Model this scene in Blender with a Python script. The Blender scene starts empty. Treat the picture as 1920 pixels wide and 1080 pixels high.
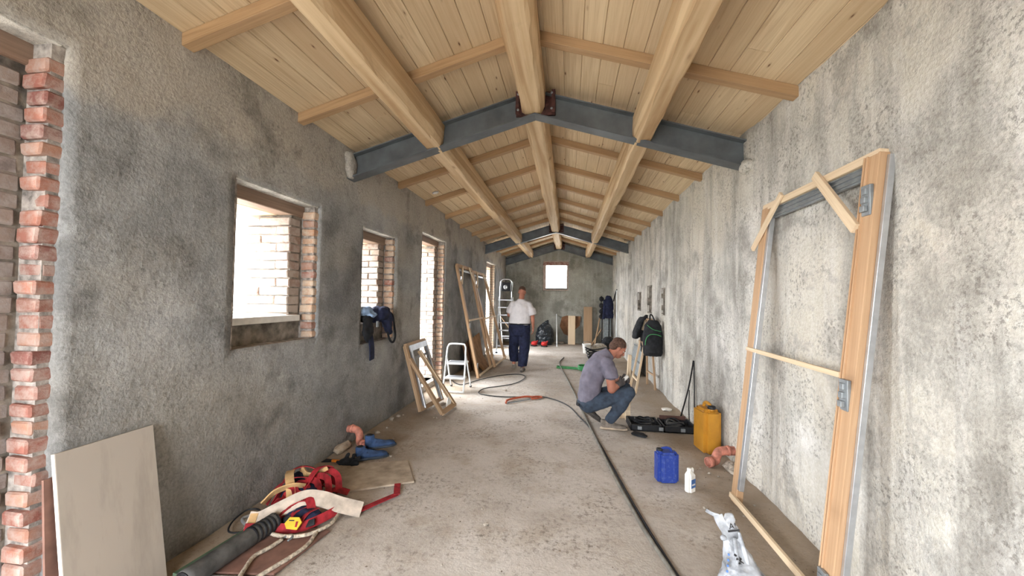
import bpy, bmesh, math, random
from mathutils import Vector, Matrix, noise as mn
random.seed(7)
scene = bpy.context.scene
col = scene.collection
V = Vector

# ------------------------------------------------------------------ camera
cam_d = bpy.data.cameras.new('camera')
cam = bpy.data.objects.new('camera', cam_d); col.objects.link(cam)
YAW, PITCH, ROLL, CAMH = .1417, .0271, .0159, 1.58
cy, sy, cp, sp = math.cos(YAW), math.sin(YAW), math.cos(PITCH), math.sin(PITCH)
fw = V((-sy * cp, cy * cp, sp)); rr = V((cy, sy, 0)); uu = rr.cross(fw)
ri = rr * math.cos(ROLL) + uu * math.sin(ROLL); up = uu * math.cos(ROLL) - rr * math.sin(ROLL)
cam.matrix_world = Matrix(((ri.x, up.x, -fw.x, 0), (ri.y, up.y, -fw.y, 0), (ri.z, up.z, -fw.z, CAMH), (0, 0, 0, 1)))
cam_d.sensor_width = 36; cam_d.lens = 742.15 / 1920 * 36; cam_d.clip_start = .05
scene.camera = cam

# ------------------------------------------------------------------ sky, portals, exposure
W = bpy.data.worlds.new('sky'); scene.world = W; W.use_nodes = True
bg = W.node_tree.nodes['Background']
bg.inputs[0].default_value = (.93, .96, 1.0, 1); bg.inputs[1].default_value = 9.0
scene.view_settings.view_transform = 'Standard'; scene.view_settings.look = 'None'
scene.view_settings.exposure = 2.08; scene.view_settings.gamma = 1; scene.view_settings.use_curve_mapping = False
scene.cycles.use_denoising = True
scene.cycles.max_bounces = 8; scene.cycles.diffuse_bounces = 6; scene.cycles.glossy_bounces = 3; scene.cycles.use_adaptive_sampling = True; scene.cycles.adaptive_threshold = .03; scene.cycles.sample_clamp_indirect = 20

def portal(loc, rot, sx, sy):          # sampling guides in the wall openings; they give off no light themselves
    l = bpy.data.lights.new('window_portal', 'AREA'); l.shape = 'RECTANGLE'; l.size = sx; l.size_y = sy
    l.cycles.is_portal = True
    o = bpy.data.objects.new('window_portal', l); col.objects.link(o); o.location = loc; o.rotation_euler = rot
XL, XR, YE, YB = -2.31, 1.612, 14.55, -2.6
OPEN = [(.42, 1.50, 0, 2.72, .02), (2.44, 3.40, 1.19, 2.41, 1.35), (4.18, 5.06, 1.03, 2.38, 1.25), (6.0, 7.23, 0, 2.64, .10), (11.0, 12.45, 0, 2.65, .05)]
ST = .19
for (a, b, c, d, s) in OPEN:
    portal((XL - .62, (a + b) / 2, (s + d - .1) / 2), (0, -math.pi / 2, 0), d - .1 - s, b - a - 2 * ST)
portal((-.47, YE + .36, 2.44), (-math.pi / 2, 0, 0), .94, 1.1)
portal((-1.2, YB - .32, 1.35), (math.pi / 2, 0, 0), 1.8, 2.7)

# ------------------------------------------------------------------ helpers
WM = {}
def lin(c):
    if isinstance(c, str):
        c = tuple(int(c[i:i + 2], 16) / 255 for i in (0, 2, 4))
    return tuple((x / 12.92 if x <= .04045 else ((x + .055) / 1.055) ** 2.4) for x in c) + (1,)
def place(o, parent=None, mw=None):
    col.objects.link(o)
    mw = mw or Matrix.Identity(4)
    o.matrix_world = mw; WM[o.name] = mw
    if parent:
        o.parent = parent
        o.matrix_parent_inverse = WM[parent.name].inverted()
    return o
def tag(o, label=None, cat=None, group=None, kind=None):
    if label: o['label'] = label
    if cat: o['category'] = cat
    if group: o['group'] = group
    if kind: o['kind'] = kind
    return o
def thing(name, label, cat, loc, group=None):
    o = bpy.data.objects.new(name, None); o.empty_display_size = .1
    place(o, None, Matrix.Translation(V(loc)))
    return tag(o, label, cat, group)
def mesh(name, verts, faces, mat, parent=None, smooth=False, mw=None):
    me = bpy.data.meshes.new(name); me.from_pydata([tuple(v) for v in verts], [], faces)
    return mobj(name, me, mat, parent, smooth, mw)
def mobj(name, me, mat, parent=None, smooth=False, mw=None):
    if mat and not me.materials: me.materials.append(mat)
    if smooth:
        for p in me.polygons: p.use_smooth = True
    o = bpy.data.objects.new(name, me)
    return place(o, parent, mw)
def bmobj(name, bm, mat, parent=None, smooth=False, mw=None):
    bmesh.ops.recalc_face_normals(bm, faces=bm.faces)
    me = bpy.data.meshes.new(name); bm.to_mesh(me); bm.free()
    return mobj(name, me, mat, parent, smooth, mw)
def bmbox(bm, lo, hi, bev=0):
    b = bmesh.new(); bmesh.ops.create_cube(b, size=1)
    for v in b.verts: v.co = V([lo[i] + (v.co[i] + .5) * (hi[i] - lo[i]) for i in range(3)])
    if bev: bmesh.ops.bevel(b, geom=list(b.edges), offset=bev, segments=2, affect='EDGES', profile=.5)
    m = bpy.data.meshes.new('t'); b.to_mesh(m); b.free(); bm.from_mesh(m); bpy.data.meshes.remove(m)
def box(name, lo, hi, mat, parent=None, bev=.004, mw=None, smooth=False):
    bm = bmesh.new(); bmbox(bm, lo, hi, bev); return bmobj(name, bm, mat, parent, smooth, mw)
def frame_of(p0, p1, upv=(0, 0, 1)):
    x = (V(p1) - V(p0)).normalized(); u = V(upv)
    if abs(x.dot(u.normalized())) > .98: u = V((1, 0, 0)) if abs(x.x) < .9 else V((0, 1, 0))
    y = u.cross(x).normalized(); z = x.cross(y)
    return Matrix(((x.x, y.x, z.x, 0), (x.y, y.y, z.y, 0), (x.z, y.z, z.z, 0), (0, 0, 0, 1)))
def bar(name, p0, p1, w, h, mat, parent=None, upv=(0, 0, 1), bev=.003, off=(0, 0)):
    L = (V(p1) - V(p0)).length
    mw = Matrix.Translation((V(p0) + V(p1)) / 2) @ frame_of(p0, p1, upv)
    return box(name, (-L / 2, off[0] - w / 2, off[1] - h / 2), (L / 2, off[0] + w / 2, off[1] + h / 2), mat, parent, bev, mw)
def catmull(pts, n=8, closed=False):
    P = [V(p) for p in pts]; out = []
    m = len(P); rng = range(m if closed else m - 1)
    for i in rng:
        a = P[(i - 1) % m] if (closed or i > 0) else P[0] * 2 - P[1]
        b = P[i]; c = P[(i + 1) % m]
        d = P[(i + 2) % m] if (closed or i + 2 < m) else P[-1] * 2 - P[-2]
        for k in range(n):
            t = k / n
            out.append(.5 * ((2 * b) + (c - a) * t + (2 * a - 5 * b + 4 * c - d) * t * t + (3 * b - a - 3 * c + d) * t ** 3))
    if not closed: out.append(P[-1])
    return out
def tube_bm(bm, pts, r, seg=8, closed=False, rf=None):
    n = len(pts); rings = []; prev = None
    for i, p in enumerate(pts):
        t = (pts[(i + 1) % n] - pts[i - 1]) if (closed or 0 < i < n - 1) else (pts[1] - pts[0] if i == 0 else pts[-1] - pts[-2])
        t.normalize()
        if prev is None:
            u = V((0, 0, 1)) if abs(t.z) < .9 else V((1, 0, 0)); u = (u - t * u.dot(t)).normalized()
        else:
            u = prev - t * prev.dot(t)
            u = u.normalized() if u.length > 1e-6 else V((1, 0, 0))
        prev = u; w = t.cross(u)
        q = r if rf is None else r * rf(i / max(1, n - 1))
        rings.append([bm.verts.new(p + (u * math.cos(k * 2 * math.pi / seg) + w * math.sin(k * 2 * math.pi / seg)) * q) for k in range(seg)])
    for i in range(n if closed else n - 1):
        A, B = rings[i], rings[(i + 1) % n]
        for k in range(seg): bm.faces.new((A[k], A[(k + 1) % seg], B[(k + 1) % seg], B[k]))
    if not closed: bm.faces.new(rings[0][::-1]); bm.faces.new(rings[-1])
def tube(name, pts, r, mat, parent=None, seg=8, n=8, closed=False, rf=None, raw=False):
    bm = bmesh.new(); tube_bm(bm, [V(p) for p in pts] if raw else catmull(pts, n, closed), r, seg, closed, rf)
    return bmobj(name, bm, mat, parent, True)
def ribbon(name, pts, wdirs, width, th, mat, parent=None, n=8):
    """a strap: centreline pts, across-direction per point"""
    P = catmull(pts, n)
    if isinstance(wdirs[0], (int, float)): wdirs = [wdirs] * len(pts)
    D = catmull([V(w).normalized() for w in wdirs], n)
    bm = bmesh.new(); R = []
    for i, p in enumerate(P):
        t = (P[min(i + 1, len(P) - 1)] - P[max(i - 1, 0)]).normalized()
        w = (D[i] - t * D[i].dot(t)).normalized(); nn = t.cross(w)
        R.append([bm.verts.new(p + w * (a * width / 2) + nn * (b * th / 2)) for a, b in ((-1, -1), (1, -1), (1, 1), (-1, 1))])
    for i in range(len(R) - 1):
        for k in range(4): bm.faces.new((R[i][k], R[i][(k + 1) % 4], R[i + 1][(k + 1) % 4], R[i + 1][k]))
    bm.faces.new(R[0][::-1]); bm.faces.new(R[-1])
    return bmobj(name, bm, mat, parent, False)
def prism(name, pts, z0, z1, mat, parent=None, bev=0):
    n = len(pts); bm = bmesh.new()
    a = [bm.verts.new((p[0], p[1], z0)) for p in pts]; b = [bm.verts.new((p[0], p[1], z1)) for p in pts]
    bm.faces.new(a[::-1]); bm.faces.new(b)
    for i in range(n): bm.faces.new((a[i], a[(i + 1) % n], b[(i + 1) % n], b[i]))
    if bev: bmesh.ops.bevel(bm, geom=list(bm.edges), offset=bev, segments=2, affect='EDGES')
    return bmobj(name, bm, mat, parent)
def lathe(name, prof, c, mat, parent=None, seg=24, axis=None, smooth=True):
    bm = bmesh.new(); R = []
    for r, z in prof: R.append([bm.verts.new((r * math.cos(k * 2 * math.pi / seg), r * math.sin(k * 2 * math.pi / seg), z)) for k in range(seg)])
    for A, B in zip(R, R[1:]):
        for k in range(seg): bm.faces.new((A[k], A[(k + 1) % seg], B[(k + 1) % seg], B[k]))
    bm.faces.new(R[0][::-1]); bm.faces.new(R[-1])
    mw = Matrix.Translation(V(c))
    if axis: mw = mw @ V((0, 0, 1)).rotation_difference(V(axis)).to_matrix().to_4x4()
    o = bmobj(name, bm, mat, parent, smooth, mw)
    return o
def rbox(bm, lo, hi, r, seg=4):
    bmbox(bm, lo, hi, 0)
# ---- organic volumes: overlapping closed primitives fused into one skin
def b_capsule(bm, p0, r0, p1, r1, seg=14, flat=None):
    p0, p1 = V(p0), V(p1); M = frame_of(p0, p1).to_3x3(); L = (p1 - p0).length
    fy, fz = flat or (1, 1); R = []
    prof = [(-r0 * math.cos(a), r0 * math.sin(a)) for a in [math.pi / 2 * k / 5 for k in range(6)]]
    prof += [(L + r1 * math.sin(a), r1 * math.cos(a)) for a in [math.pi / 2 * k / 5 for k in range(6)]]
    for x, r in prof:
        r = max(r, 1e-4)
        R.append([bm.verts.new(p0 + M @ V((x, r * fy * math.cos(k * 2 * math.pi / seg), r * fz * math.sin(k * 2 * math.pi / seg)))) for k in range(seg)])
    for A, B in zip(R, R[1:]):
        for k in range(seg): bm.faces.new((A[k], A[(k + 1) % seg], B[(k + 1) % seg], B[k]))
    bm.faces.new(R[0][::-1]); bm.faces.new(R[-1])
def b_ell(bm, c, rad, rot=None, seg=18):
    mm = Matrix.Translation(V(c)) @ (rot.to_4x4() if rot else Matrix.Identity(4)) @ Matrix.Diagonal((*rad, 1))
    bmesh.ops.create_uvsphere(bm, u_segments=seg, v_segments=12, radius=1, matrix=mm)
def b_loft(bm, rings, seg=20):
    """rings: (centre, axis_u, axis_v) half-axis vectors"""
    R = []
    for c, u, v in rings:
        c, u, v = V(c), V(u), V(v)
        R.append([bm.verts.new(c + u * math.cos(k * 2 * math.pi / seg) + v * math.sin(k * 2 * math.pi / seg)) for k in range(seg)])
    for A, B in zip(R, R[1:]):
        for k in range(seg): bm.faces.new((A[k], A[(k + 1) % seg], B[(k + 1) % seg], B[k]))
    bm.faces.new(R[0][::-1]); bm.faces.new(R[-1])
def blob(name, prims, mat, parent=None, voxel=.012, smooth=3, wrinkle=0, wscale=8, mw=None, post=None):
    bm = bmesh.new()
    for p in prims:
        b = bmesh.new()
        {'c': b_capsule, 'e': b_ell, 'l': b_loft}[p[0]](b, *p[1:])
        bmesh.ops.recalc_face_normals(b, faces=b.faces)
        m = bpy.data.meshes.new('t'); b.to_mesh(m); b.free(); bm.from_mesh(m); bpy.data.meshes.remove(m)
    me = bpy.data.meshes.new('t'); bm.to_mesh(me); bm.free()
    t = bpy.data.objects.new('t', me); col.objects.link(t)
    r = t.modifiers.new('r', 'REMESH'); r.mode = 'VOXEL'; r.voxel_size = voxel
    s = t.modifiers.new('s', 'SMOOTH'); s.iterations = smooth; s.factor = .5
    dg = bpy.context.evaluated_depsgraph_get(); dg.update()
    out = bpy.data.meshes.new_from_object(t.evaluated_get(dg))
    bpy.data.objects.remove(t); bpy.data.meshes.remove(me)
    out.name = name; out.materials.clear()
    if wrinkle:
        ns = [v.normal.copy() for v in out.vertices]
        for v, nn in zip(out.vertices, ns):
            q = v.co * wscale
            v.co += nn * wrinkle * (mn.noise(q) + .6 * (1 - 2 * abs(mn.noise(q * 1.7 + V((5, 2, 9))))))
    if post:
        for v in out.vertices: v.co = post(v.co)
    return mobj(name, out, mat, parent, True, mw)
# ------------------------------------------------------------------ materials
class NT:
    def __init__(s, name, rough=.8, metal=0, spec=.3):
        s.m = bpy.data.materials.new(name); s.m.use_nodes = True; s.t = s.m.node_tree
        s.b = s.t.nodes['Principled BSDF']; s.b.inputs['Roughness'].default_value = rough
        s.b.inputs['Metallic'].default_value = metal; s.b.inputs['Specular IOR Level'].default_value = spec
        s.tc = s.t.nodes.new('ShaderNodeTexCoord'); s.vec = s.tc.outputs['Object']
    def n(s, typ): return s.t.nodes.new(typ)
    def lk(s, a, b): s.t.links.new(a, b)
    def mapped(s, scale, vec=None, loc=(0, 0, 0)):
        m = s.n('ShaderNodeMapping'); m.inputs['Scale'].default_value = scale; m.inputs['Location'].default_value = loc
        s.lk(vec or s.vec, m.inputs['Vector']); return m.outputs[0]
    def rnd(s):                      # shifts the pattern for each object
        oi = s.n('ShaderNodeObjectInfo'); v = s.n('ShaderNodeVectorMath'); v.operation = 'SCALE'
        c = s.n('ShaderNodeCombineXYZ')
        for k in range(3): s.lk(oi.outputs['Random'], c.inputs[k])
        s.lk(c.outputs[0], v.inputs[0]); v.inputs['Scale'].default_value = 37
        a = s.n('ShaderNodeVectorMath'); s.lk(s.vec, a.inputs[0]); s.lk(v.outputs[0], a.inputs[1]); s.vec = a.outputs[0]
        return oi.outputs['Random']
    def noise(s, scale, detail=4, rough=.55, vec=None, dist=0):
        x = s.n('ShaderNodeTexNoise'); x.inputs['Scale'].default_value = scale; x.inputs['Detail'].default_value = detail
        x.inputs['Roughness'].default_value = rough; x.inputs['Distortion'].default_value = dist
        s.lk(vec or s.vec, x.inputs['Vector']); return x.outputs['Fac']
    def voro(s, scale, vec=None, feat='F1'):
        x = s.n('ShaderNodeTexVoronoi'); x.feature = feat; x.inputs['Scale'].default_value = scale; s.lk(vec or s.vec, x.inputs['Vector']); return x.outputs['Distance']
    def ramp(s, fac, stops):
        r = s.n('ShaderNodeValToRGB'); e = r.color_ramp.elements
        while len(e) < len(stops): e.new(.5)
        for x, (p, c) in zip(e, stops):
            x.position = p; x.color = lin(c) if isinstance(c, (str, tuple)) else (c, c, c, 1)
        s.lk(fac, r.inputs[0]); return r.outputs[0]
    def mix(s, fac, a, b, mode='MIX'):
        m = s.n('ShaderNodeMix'); m.data_type = 'RGBA'; m.blend_type = mode
        for k, v in ((0, fac), (6, a), (7, b)):
            if isinstance(v, bpy.types.NodeSocket): s.lk(v, m.inputs[k])
            elif k == 0: m.inputs[0].default_value = v
            else: m.inputs[k].default_value = lin(v)
        return m.outputs[2]
    def math(s, op, a, b=None):
        m = s.n('ShaderNodeMath'); m.operation = op
        for k, v in enumerate((a, b)):
            if v is None: continue
            if isinstance(v, bpy.types.NodeSocket): s.lk(v, m.inputs[k])
            else: m.inputs[k].default_value = v
        return m.outputs[0]
    def color(s, c):
        if isinstance(c, bpy.types.NodeSocket): s.lk(c, s.b.inputs['Base Color'])
        else: s.b.inputs['Base Color'].default_value = lin(c)
    def bump(s, h, strength=.4, dist=.01):
        b = s.n('ShaderNodeBump'); b.inputs['Strength'].default_value = strength; b.inputs['Distance'].default_value = dist
        s.lk(h, b.inputs['Height']); s.lk(b.outputs[0], s.b.inputs['Normal'])
def flat(name, c, rough=.6, metal=0, var=.12, scale=14, bump=0, spec=.3):
    s = NT(name, rough, metal, spec)
    dark = tuple(x * (1 - var) for x in [int(c[i:i + 2], 16) / 255 for i in (0, 2, 4)]); lite = tuple(min(1, x * (1 + var * .7)) for x in [int(c[i:i + 2], 16) / 255 for i in (0, 2, 4)])
    f = s.noise(scale, 4); s.color(s.ramp(f, [(.3, dark), (.7, lite)]))
    if bump: s.bump(s.noise(scale * 4, 4), bump, .004)
    return s.m
def plaster(name, lo, mid, hi, blot, streak=0, warm=None, rough_b=.5, coat=None, pit=.5):
    s = NT(name, .92, 0, .15)
    big = s.noise(.9, 3, .6, dist=.4); med = s.noise(4.2, 4, .65); fine = s.noise(55, 3, .7)
    f = s.math('ADD', s.math('MULTIPLY', big, .62), s.math('MULTIPLY', med, .38))
    c = s.ramp(f, [(.34, lo), (.5, mid), (.66, hi)])
    if warm: c = s.mix(s.ramp(s.noise(.55, 3, .5, s.mapped((1, 1, 1.6), loc=(4, 9, 3))), [(.45, 0.), (.62, .75)]), c, warm)
    if streak:
        st = s.noise(1, 4, .65, s.mapped((3, 3.2, .42)), .3)
        c = s.mix(s.ramp(st, [(.48, 0.), (.66, streak)]), c, blot)
        st2 = s.noise(1, 5, .6, s.mapped((7, 7.5, .8), loc=(3, 7, 1)))
        c = s.mix(s.ramp(st2, [(.5, 0.), (.7, .55)]), c, hi)
    if coat:                         # a paler second coat along the top of the wall
        sx = s.n('ShaderNodeSeparateXYZ'); s.lk(s.vec, sx.inputs[0])
        hz = s.math('ADD', sx.outputs[2], s.math('MULTIPLY', s.math('SUBTRACT', s.noise(1.1, 4, .65), .5), 1.1))
        c = s.mix(s.ramp(s.math('SUBTRACT', hz, 2.2), [(.35, 0.), (.5, .7)]), c, coat)
        hz2 = s.math('ADD', sx.outputs[2], s.math('MULTIPLY', s.math('SUBTRACT', s.noise(.8, 4, .65), .5), 1.6))
        c = s.mix(s.ramp(s.math('SUBTRACT', .95, hz2), [(.05, 0.), (.4, .35)]), c, blot)
    bl = s.noise(1.5, 5, .72, s.mapped((1, 1, 1), loc=(7, 3, 5)))
    c = s.mix(s.ramp(bl, [(.52, 0.), (.64, .55)]), c, blot)
    sp = s.math('MULTIPLY', s.ramp(s.noise(38, 4, .75), [(.53, 0.), (.60, 1.)]), s.ramp(s.noise(2.6, 4), [(.42, 0.), (.58, .85)]))
    c = s.mix(s.math('MULTIPLY', sp, pit), c, blot)
    c = s.mix(.30, c, s.ramp(fine, [(.32, '444444'), (.68, 'c4c4c4')]), 'OVERLAY')
    s.color(c)
    h = s.math('ADD', s.math('MULTIPLY', s.noise(6, 4, .6), 1.2), s.math('MULTIPLY', fine, .35))
    s.bump(h, rough_b, .03)
    return s.m
def wood(name, lo, hi, grain, knots=0., rough=.62, gscale=1., kscale=1., tone=.35, bump=.12):
    s = NT(name, rough, 0, .25); r = s.rnd()
    g = s.noise(1, 5, .6, s.mapped((1.1 * gscale, 34 * gscale, 34 * gscale)), 1.2)
    g2 = s.noise(1, 3, .5, s.mapped((1.6 * gscale, 90 * gscale, 90 * gscale)))
    c = s.ramp(g, [(.32, lo), (.62, hi)])
    c = s.mix(s.ramp(g2, [(.52, 0.), (.8, .25)]), c, grain)
    c = s.mix(s.math('MULTIPLY', r, tone), c, lo)
    if knots:
        k = s.voro(1, s.mapped((1.5 * kscale, 5.5 * kscale, .02)))
        c = s.mix(s.ramp(k, [(.04, knots), (.065, knots * .35), (.12, 0.)]), c, grain)
    s.color(c); s.bump(g, bump, .004)
    return s.m
P_LEFT = plaster('plaster_grey', '7a7b7c', '9e9f9f', 'b6b6b4', '5d5c5a', 0, 'aaa59c', .5, 'b5aea3', .45)
P_RIGHT = plaster('plaster_pale', '9c9992', 'c4c2bb', 'd9d7d3', '7b766f', .5, 'cdc8bd', .7, None, .75)
P_END = plaster('plaster_far', '84847c', 'a3a39b', 'bcbbb4', '65635b', .15, '959388')
MORTAR = flat('mortar', '928b85', .95, var=.4, scale=20, bump=.9)
ROUGH = flat('rough_masonry', '7e776e', .95, var=.4, scale=11, bump=.9)
def brickmat(name, cols, dust):
    s = NT(name, .9, 0, .1); r = s.rnd()
    n = len(cols); c = s.ramp(r, [(i / (n - 1), k) for i, k in enumerate(cols)])
    c = s.mix(s.ramp(s.noise(14, 6, .7), [(.40, 0.), (.60, .8)]), c, dust)
    s.color(c); s.bump(s.noise(45, 6, .7), .6, .008); return s.m
BRICK = brickmat('red_brick', ['8a5a50', 'a06e5e', '7c544e', 'a67f6c', '8f655b'], 'ab988f')
BRICK2 = brickmat('worn_brick', ['bf9d85', 'ad8770', 'c6aa92', 'a87f6b', 'bca088'], 'c4b7a6')
STONE = brickmat('dusty_brick', ['857b78', '746c69', '978a82', '7d6d68', '8d8580'], 'a39c98')
OUTER = brickmat('pale_brick', ['a3968c', '94776c', 'aaa198', '8b7468', 'a08f80'], 'b0a59c')
BOARD = wood('spruce_board', 'bda483', 'd8c4a3', '6a4a32', 1., tone=.75, kscale=1.9)
HEWN = wood('hewn_beam', 'a5855f', 'd8c09c', '7a5a3a', .6, tone=.15, gscale=.22, kscale=.8, bump=.4)
RAFT = wood('rafter_wood', '9c7d5c', 'b49571', '684a31', .8, tone=.5)
PINE = wood('pale_pine', 'cbb394', 'e0cdb0', 'a68a66', .2, tone=.3)
FRAMEW = wood('frame_wood', 'ac8a69', 'c0a07f', '82644a', .5, tone=.25)
DARKW = wood('dark_lintel_wood', '7a6455', '97806f', '54402f', .2, tone=.3, bump=.5)
OLDW = wood('weathered_wood', '94795c', 'b3977a', '66503a', .3, tone=.4)
STEEL = flat('painted_steel', '5d6266', .45, .2, var=.16, scale=5, spec=.4)
PRIMER = flat('rust_primer', '4b2f2c', .7, 0, var=.35, scale=25)
ALU = flat('aluminium', 'c3c6ca', .35, .8, var=.06)
ALUG = flat('grey_aluminium', '8f9497', .4, .5, var=.12)
WHITEM = flat('white_enamel', 'dfe3e4', .4, 0, var=.06, scale=8)
BLACKM = flat('black_metal', '2a2a2c', .5, .4, var=.2)
BLACKP = flat('black_plastic', '1f2023', .5, 0, var=.25, scale=18)
RUBBER = flat('grey_rubber', '4e4d4b', .75, 0, var=.25, scale=12, bump=.2)
HOSEG = flat('grey_hose', '6f6c64', .7, 0, var=.2)
RED = flat('red_webbing', '8f2229', .8, 0, var=.25, scale=22)
BEIGE = flat('beige_pad', 'bdb0a2', .9, 0, var=.14, scale=14, bump=.2)
TAN = flat('tan_cardboard', 'bd9a6c', .9, 0, var=.15)
KRAFT = flat('kraft_cardboard', '9a7450', .9, 0, var=.18, scale=6)
BROWNC = flat('brown_cardboard', '7c5940', .9, 0, var=.2, scale=6)
YELLOW = flat('yellow_plastic', 'cda525', .5, 0, var=.08)
ROPE = flat('dirty_rope', 'b3a796', .95, 0, var=.3, scale=60, bump=.8)
GREEN = flat('green_cable', '3f8a52', .6, 0, var=.15)
NAVY = flat('navy_cloth', '20243a', .95, 0, var=.3, scale=16, bump=.3)
BLACKC = flat('black_cloth', '202124', .9, 0, var=.35, scale=16, bump=.3)
PALEB = flat('pale_blue_cloth', '8fa8c8', .9, 0, var=.2)
BLUEP = NT('blue_plastic', .45, 0, .4)
BLUEP.color(BLUEP.mix(BLUEP.ramp(BLUEP.noise(30, 6, .7), [(.5, 0.), (.72, .55)]), '213885', '6c7ba5')); BLUEP = BLUEP.m
AMBER = NT('amber_plastic', .42, 0, .4)
AMBER.color(AMBER.mix(AMBER.ramp(AMBER.noise(7, 6, .6), [(.4, 0.), (.75, .6)]), 'b9832a', '8f6226')); AMBER.b.inputs['Subsurface Weight'].default_value = .0; AMBER = AMBER.m
WHITEP = flat('white_plastic', 'dedcd6', .45, 0, var=.08, scale=12)
PINK = flat('pink_drain_pipe', 'b07362', .6, 0, var=.3, scale=16)
BLUESH = flat('blue_suede', '34496b', .85, 0, var=.25, scale=20, bump=.2)
SOLE = flat('dark_sole', '39404a', .85, 0, var=.25)
SHOEG = flat('dusty_shoe', '7a7168', .9, 0, var=.25, scale=20)
SHOED = flat('dark_shoe', '4d4844', .9, 0, var=.3, scale=20)
SKIN = flat('tanned_skin', 'a8705c', .6, 0, var=.12, scale=9)
HAIR = flat('short_dark_hair', '523d33', .9, 0, var=.3, scale=60, bump=.5)
GLOVE = flat('grey_glove', '4f4a4a', .9, 0, var=.2)
WTEE = flat('white_tshirt', 'c9c6c8', .95, 0, var=.05, scale=9)
GTEE = flat('grey_purple_tshirt', '716d7a', .95, 0, var=.14, scale=9, bump=.1)
JEANS = flat('blue_jeans', '3a4452', .95, 0, var=.22, scale=14, bump=.1)
TILE = NT('travertine_tile', .5, 0, .3)
TILE.color(TILE.mix(TILE.ramp(TILE.noise(1, 7, .65, TILE.mapped((8, 8, 1.2))), [(.5, 0.), (.72, .5)]), 'aea59a', '857c73')); TILE = TILE.m
PLYEDGE = flat('white_edge', 'e4dfd6', .7, 0, var=.04)
FTILE = flat('dusty_board', 'a39584', .9, 0, var=.18, scale=9)
RTILE = flat('reddish_board', '7a5b50', .85, 0, var=.16, scale=9)
GTILE = flat('grey_board', '8b8683', .85, 0, var=.12, scale=9)
BINBAG = NT('black_bin_bag', .28, 0, .5); BINBAG.color('20262c'); BINBAG.bump(BINBAG.noise(18, 5, .6), .5, .02); BINBAG = BINBAG.m
PANELG = flat('grey_sheet', '8d9496', .5, .2, var=.12)
FILM = flat('white_sack_plastic', '9fa3a9', .35, 0, var=.4, scale=12, spec=.5)
INK = flat('black_print', '2c2b2c', .6, 0, var=.1)
BINK = flat('blue_print', '4a6fa8', .5, 0, var=.15)
MARBLE = flat('white_marble', 'd8d5cf', .4, 0, var=.06)
RUBBLE = flat('pale_rubble', 'a59c90', .95, 0, var=.25, scale=25, bump=.6)
REDP = flat('red_plastic', 'b92f2c', .5, 0, var=.15)
ORANGE = flat('orange_plastic', 'd07a2a', .5, 0, var=.12)
LEAF = flat('green_leaves', '5f8a4c', .8, 0, var=.3, scale=20)
FL = NT('dusty_concrete', .9, 0, .2)
_c = FL.ramp(FL.noise(.8, 6, .6, dist=.5), [(.3, '9d948a'), (.5, 'b5ada4'), (.7, 'c4beb7')])
_c = FL.mix(FL.ramp(FL.noise(2.6, 7, .7, FL.mapped((1, 1, 1), loc=(3, 1, 0))), [(.5, 0.), (.66, .55)]), _c, '998a78')
_c = FL.mix(FL.math('MULTIPLY', FL.ramp(FL.noise(24, 8, .8), [(.50, 0.), (.60, 1.)]), FL.ramp(FL.noise(2.1, 5, .65, FL.mapped((1, 1, 1), loc=(2, 8, 0))), [(.42, .1), (.62, .85)])), _c, '6f665c')
_c = FL.mix(FL.ramp(FL.noise(60, 4, .7, FL.mapped((1, 1, 1), loc=(9, 4, 0))), [(.64, 0.), (.7, .6)]), _c, 'd0c8bd')
_x = FL.n('ShaderNodeSeparateXYZ'); FL.lk(FL.vec, _x.inputs[0])      # earth swept up along the two walls
_d = FL.math('ADD', FL.math('ABSOLUTE', FL.math('ADD', _x.outputs[0], .35)), FL.math('MULTIPLY', FL.math('SUBTRACT', FL.noise(1.7, 6, .6), .5), 1.3))
_c = FL.mix(FL.ramp(FL.math('SUBTRACT', _d, .8), [(.30, 0.), (.9, .75)]), _c, '8b7a66')
FL.color(_c)
FL.bump(FL.math('ADD', FL.noise(9, 6, .65), FL.math('MULTIPLY', FL.noise(70, 5, .7), .4)), .45, .02); FL = FL.m
GRAVEL = flat('pale_gravel', 'a8a49b', .95, var=.2, scale=6)
DECK = flat('roof_underlay', '6b543e', .9)
# ------------------------------------------------------------------ the room
TH = math.atan2(.2975, 1); XRID = -.349; ZE = 3.14
def fbm(p, o=3):
    return sum(mn.noise(p * (2.03 ** k) + V((k * 7.1, 3, 1))) / (2 ** k) for k in range(o))
# floor
def make_floor():
    xs = [XL - .06 + i * .06 for i in range(int((XR - XL + .12) / .06) + 2)]; ys = [YB - .1 + j * .07 for j in range(int((YE - YB + .2) / .07) + 2)]
    vs = []
    for y in ys:
        for x in xs:
            e = max(0, .22 - min(x - XL, XR - x)) / .22
            vs.append((x, y, .004 * fbm(V((x * 1.5, y * 1.5, 0))) - .004 + e * .012 * (.6 + mn.noise(V((x * 5, y * 5, 2))))))
    n = len(xs)
    fs = [(j * n + i, j * n + i + 1, (j + 1) * n + i + 1, (j + 1) * n + i) for j in range(len(ys) - 1) for i in range(n - 1)]
    return tag(mesh('floor', vs, fs, FL, None, True), 'dusty uneven concrete floor strewn with dirt', 'floor', kind='structure')
floor = make_floor()

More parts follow.
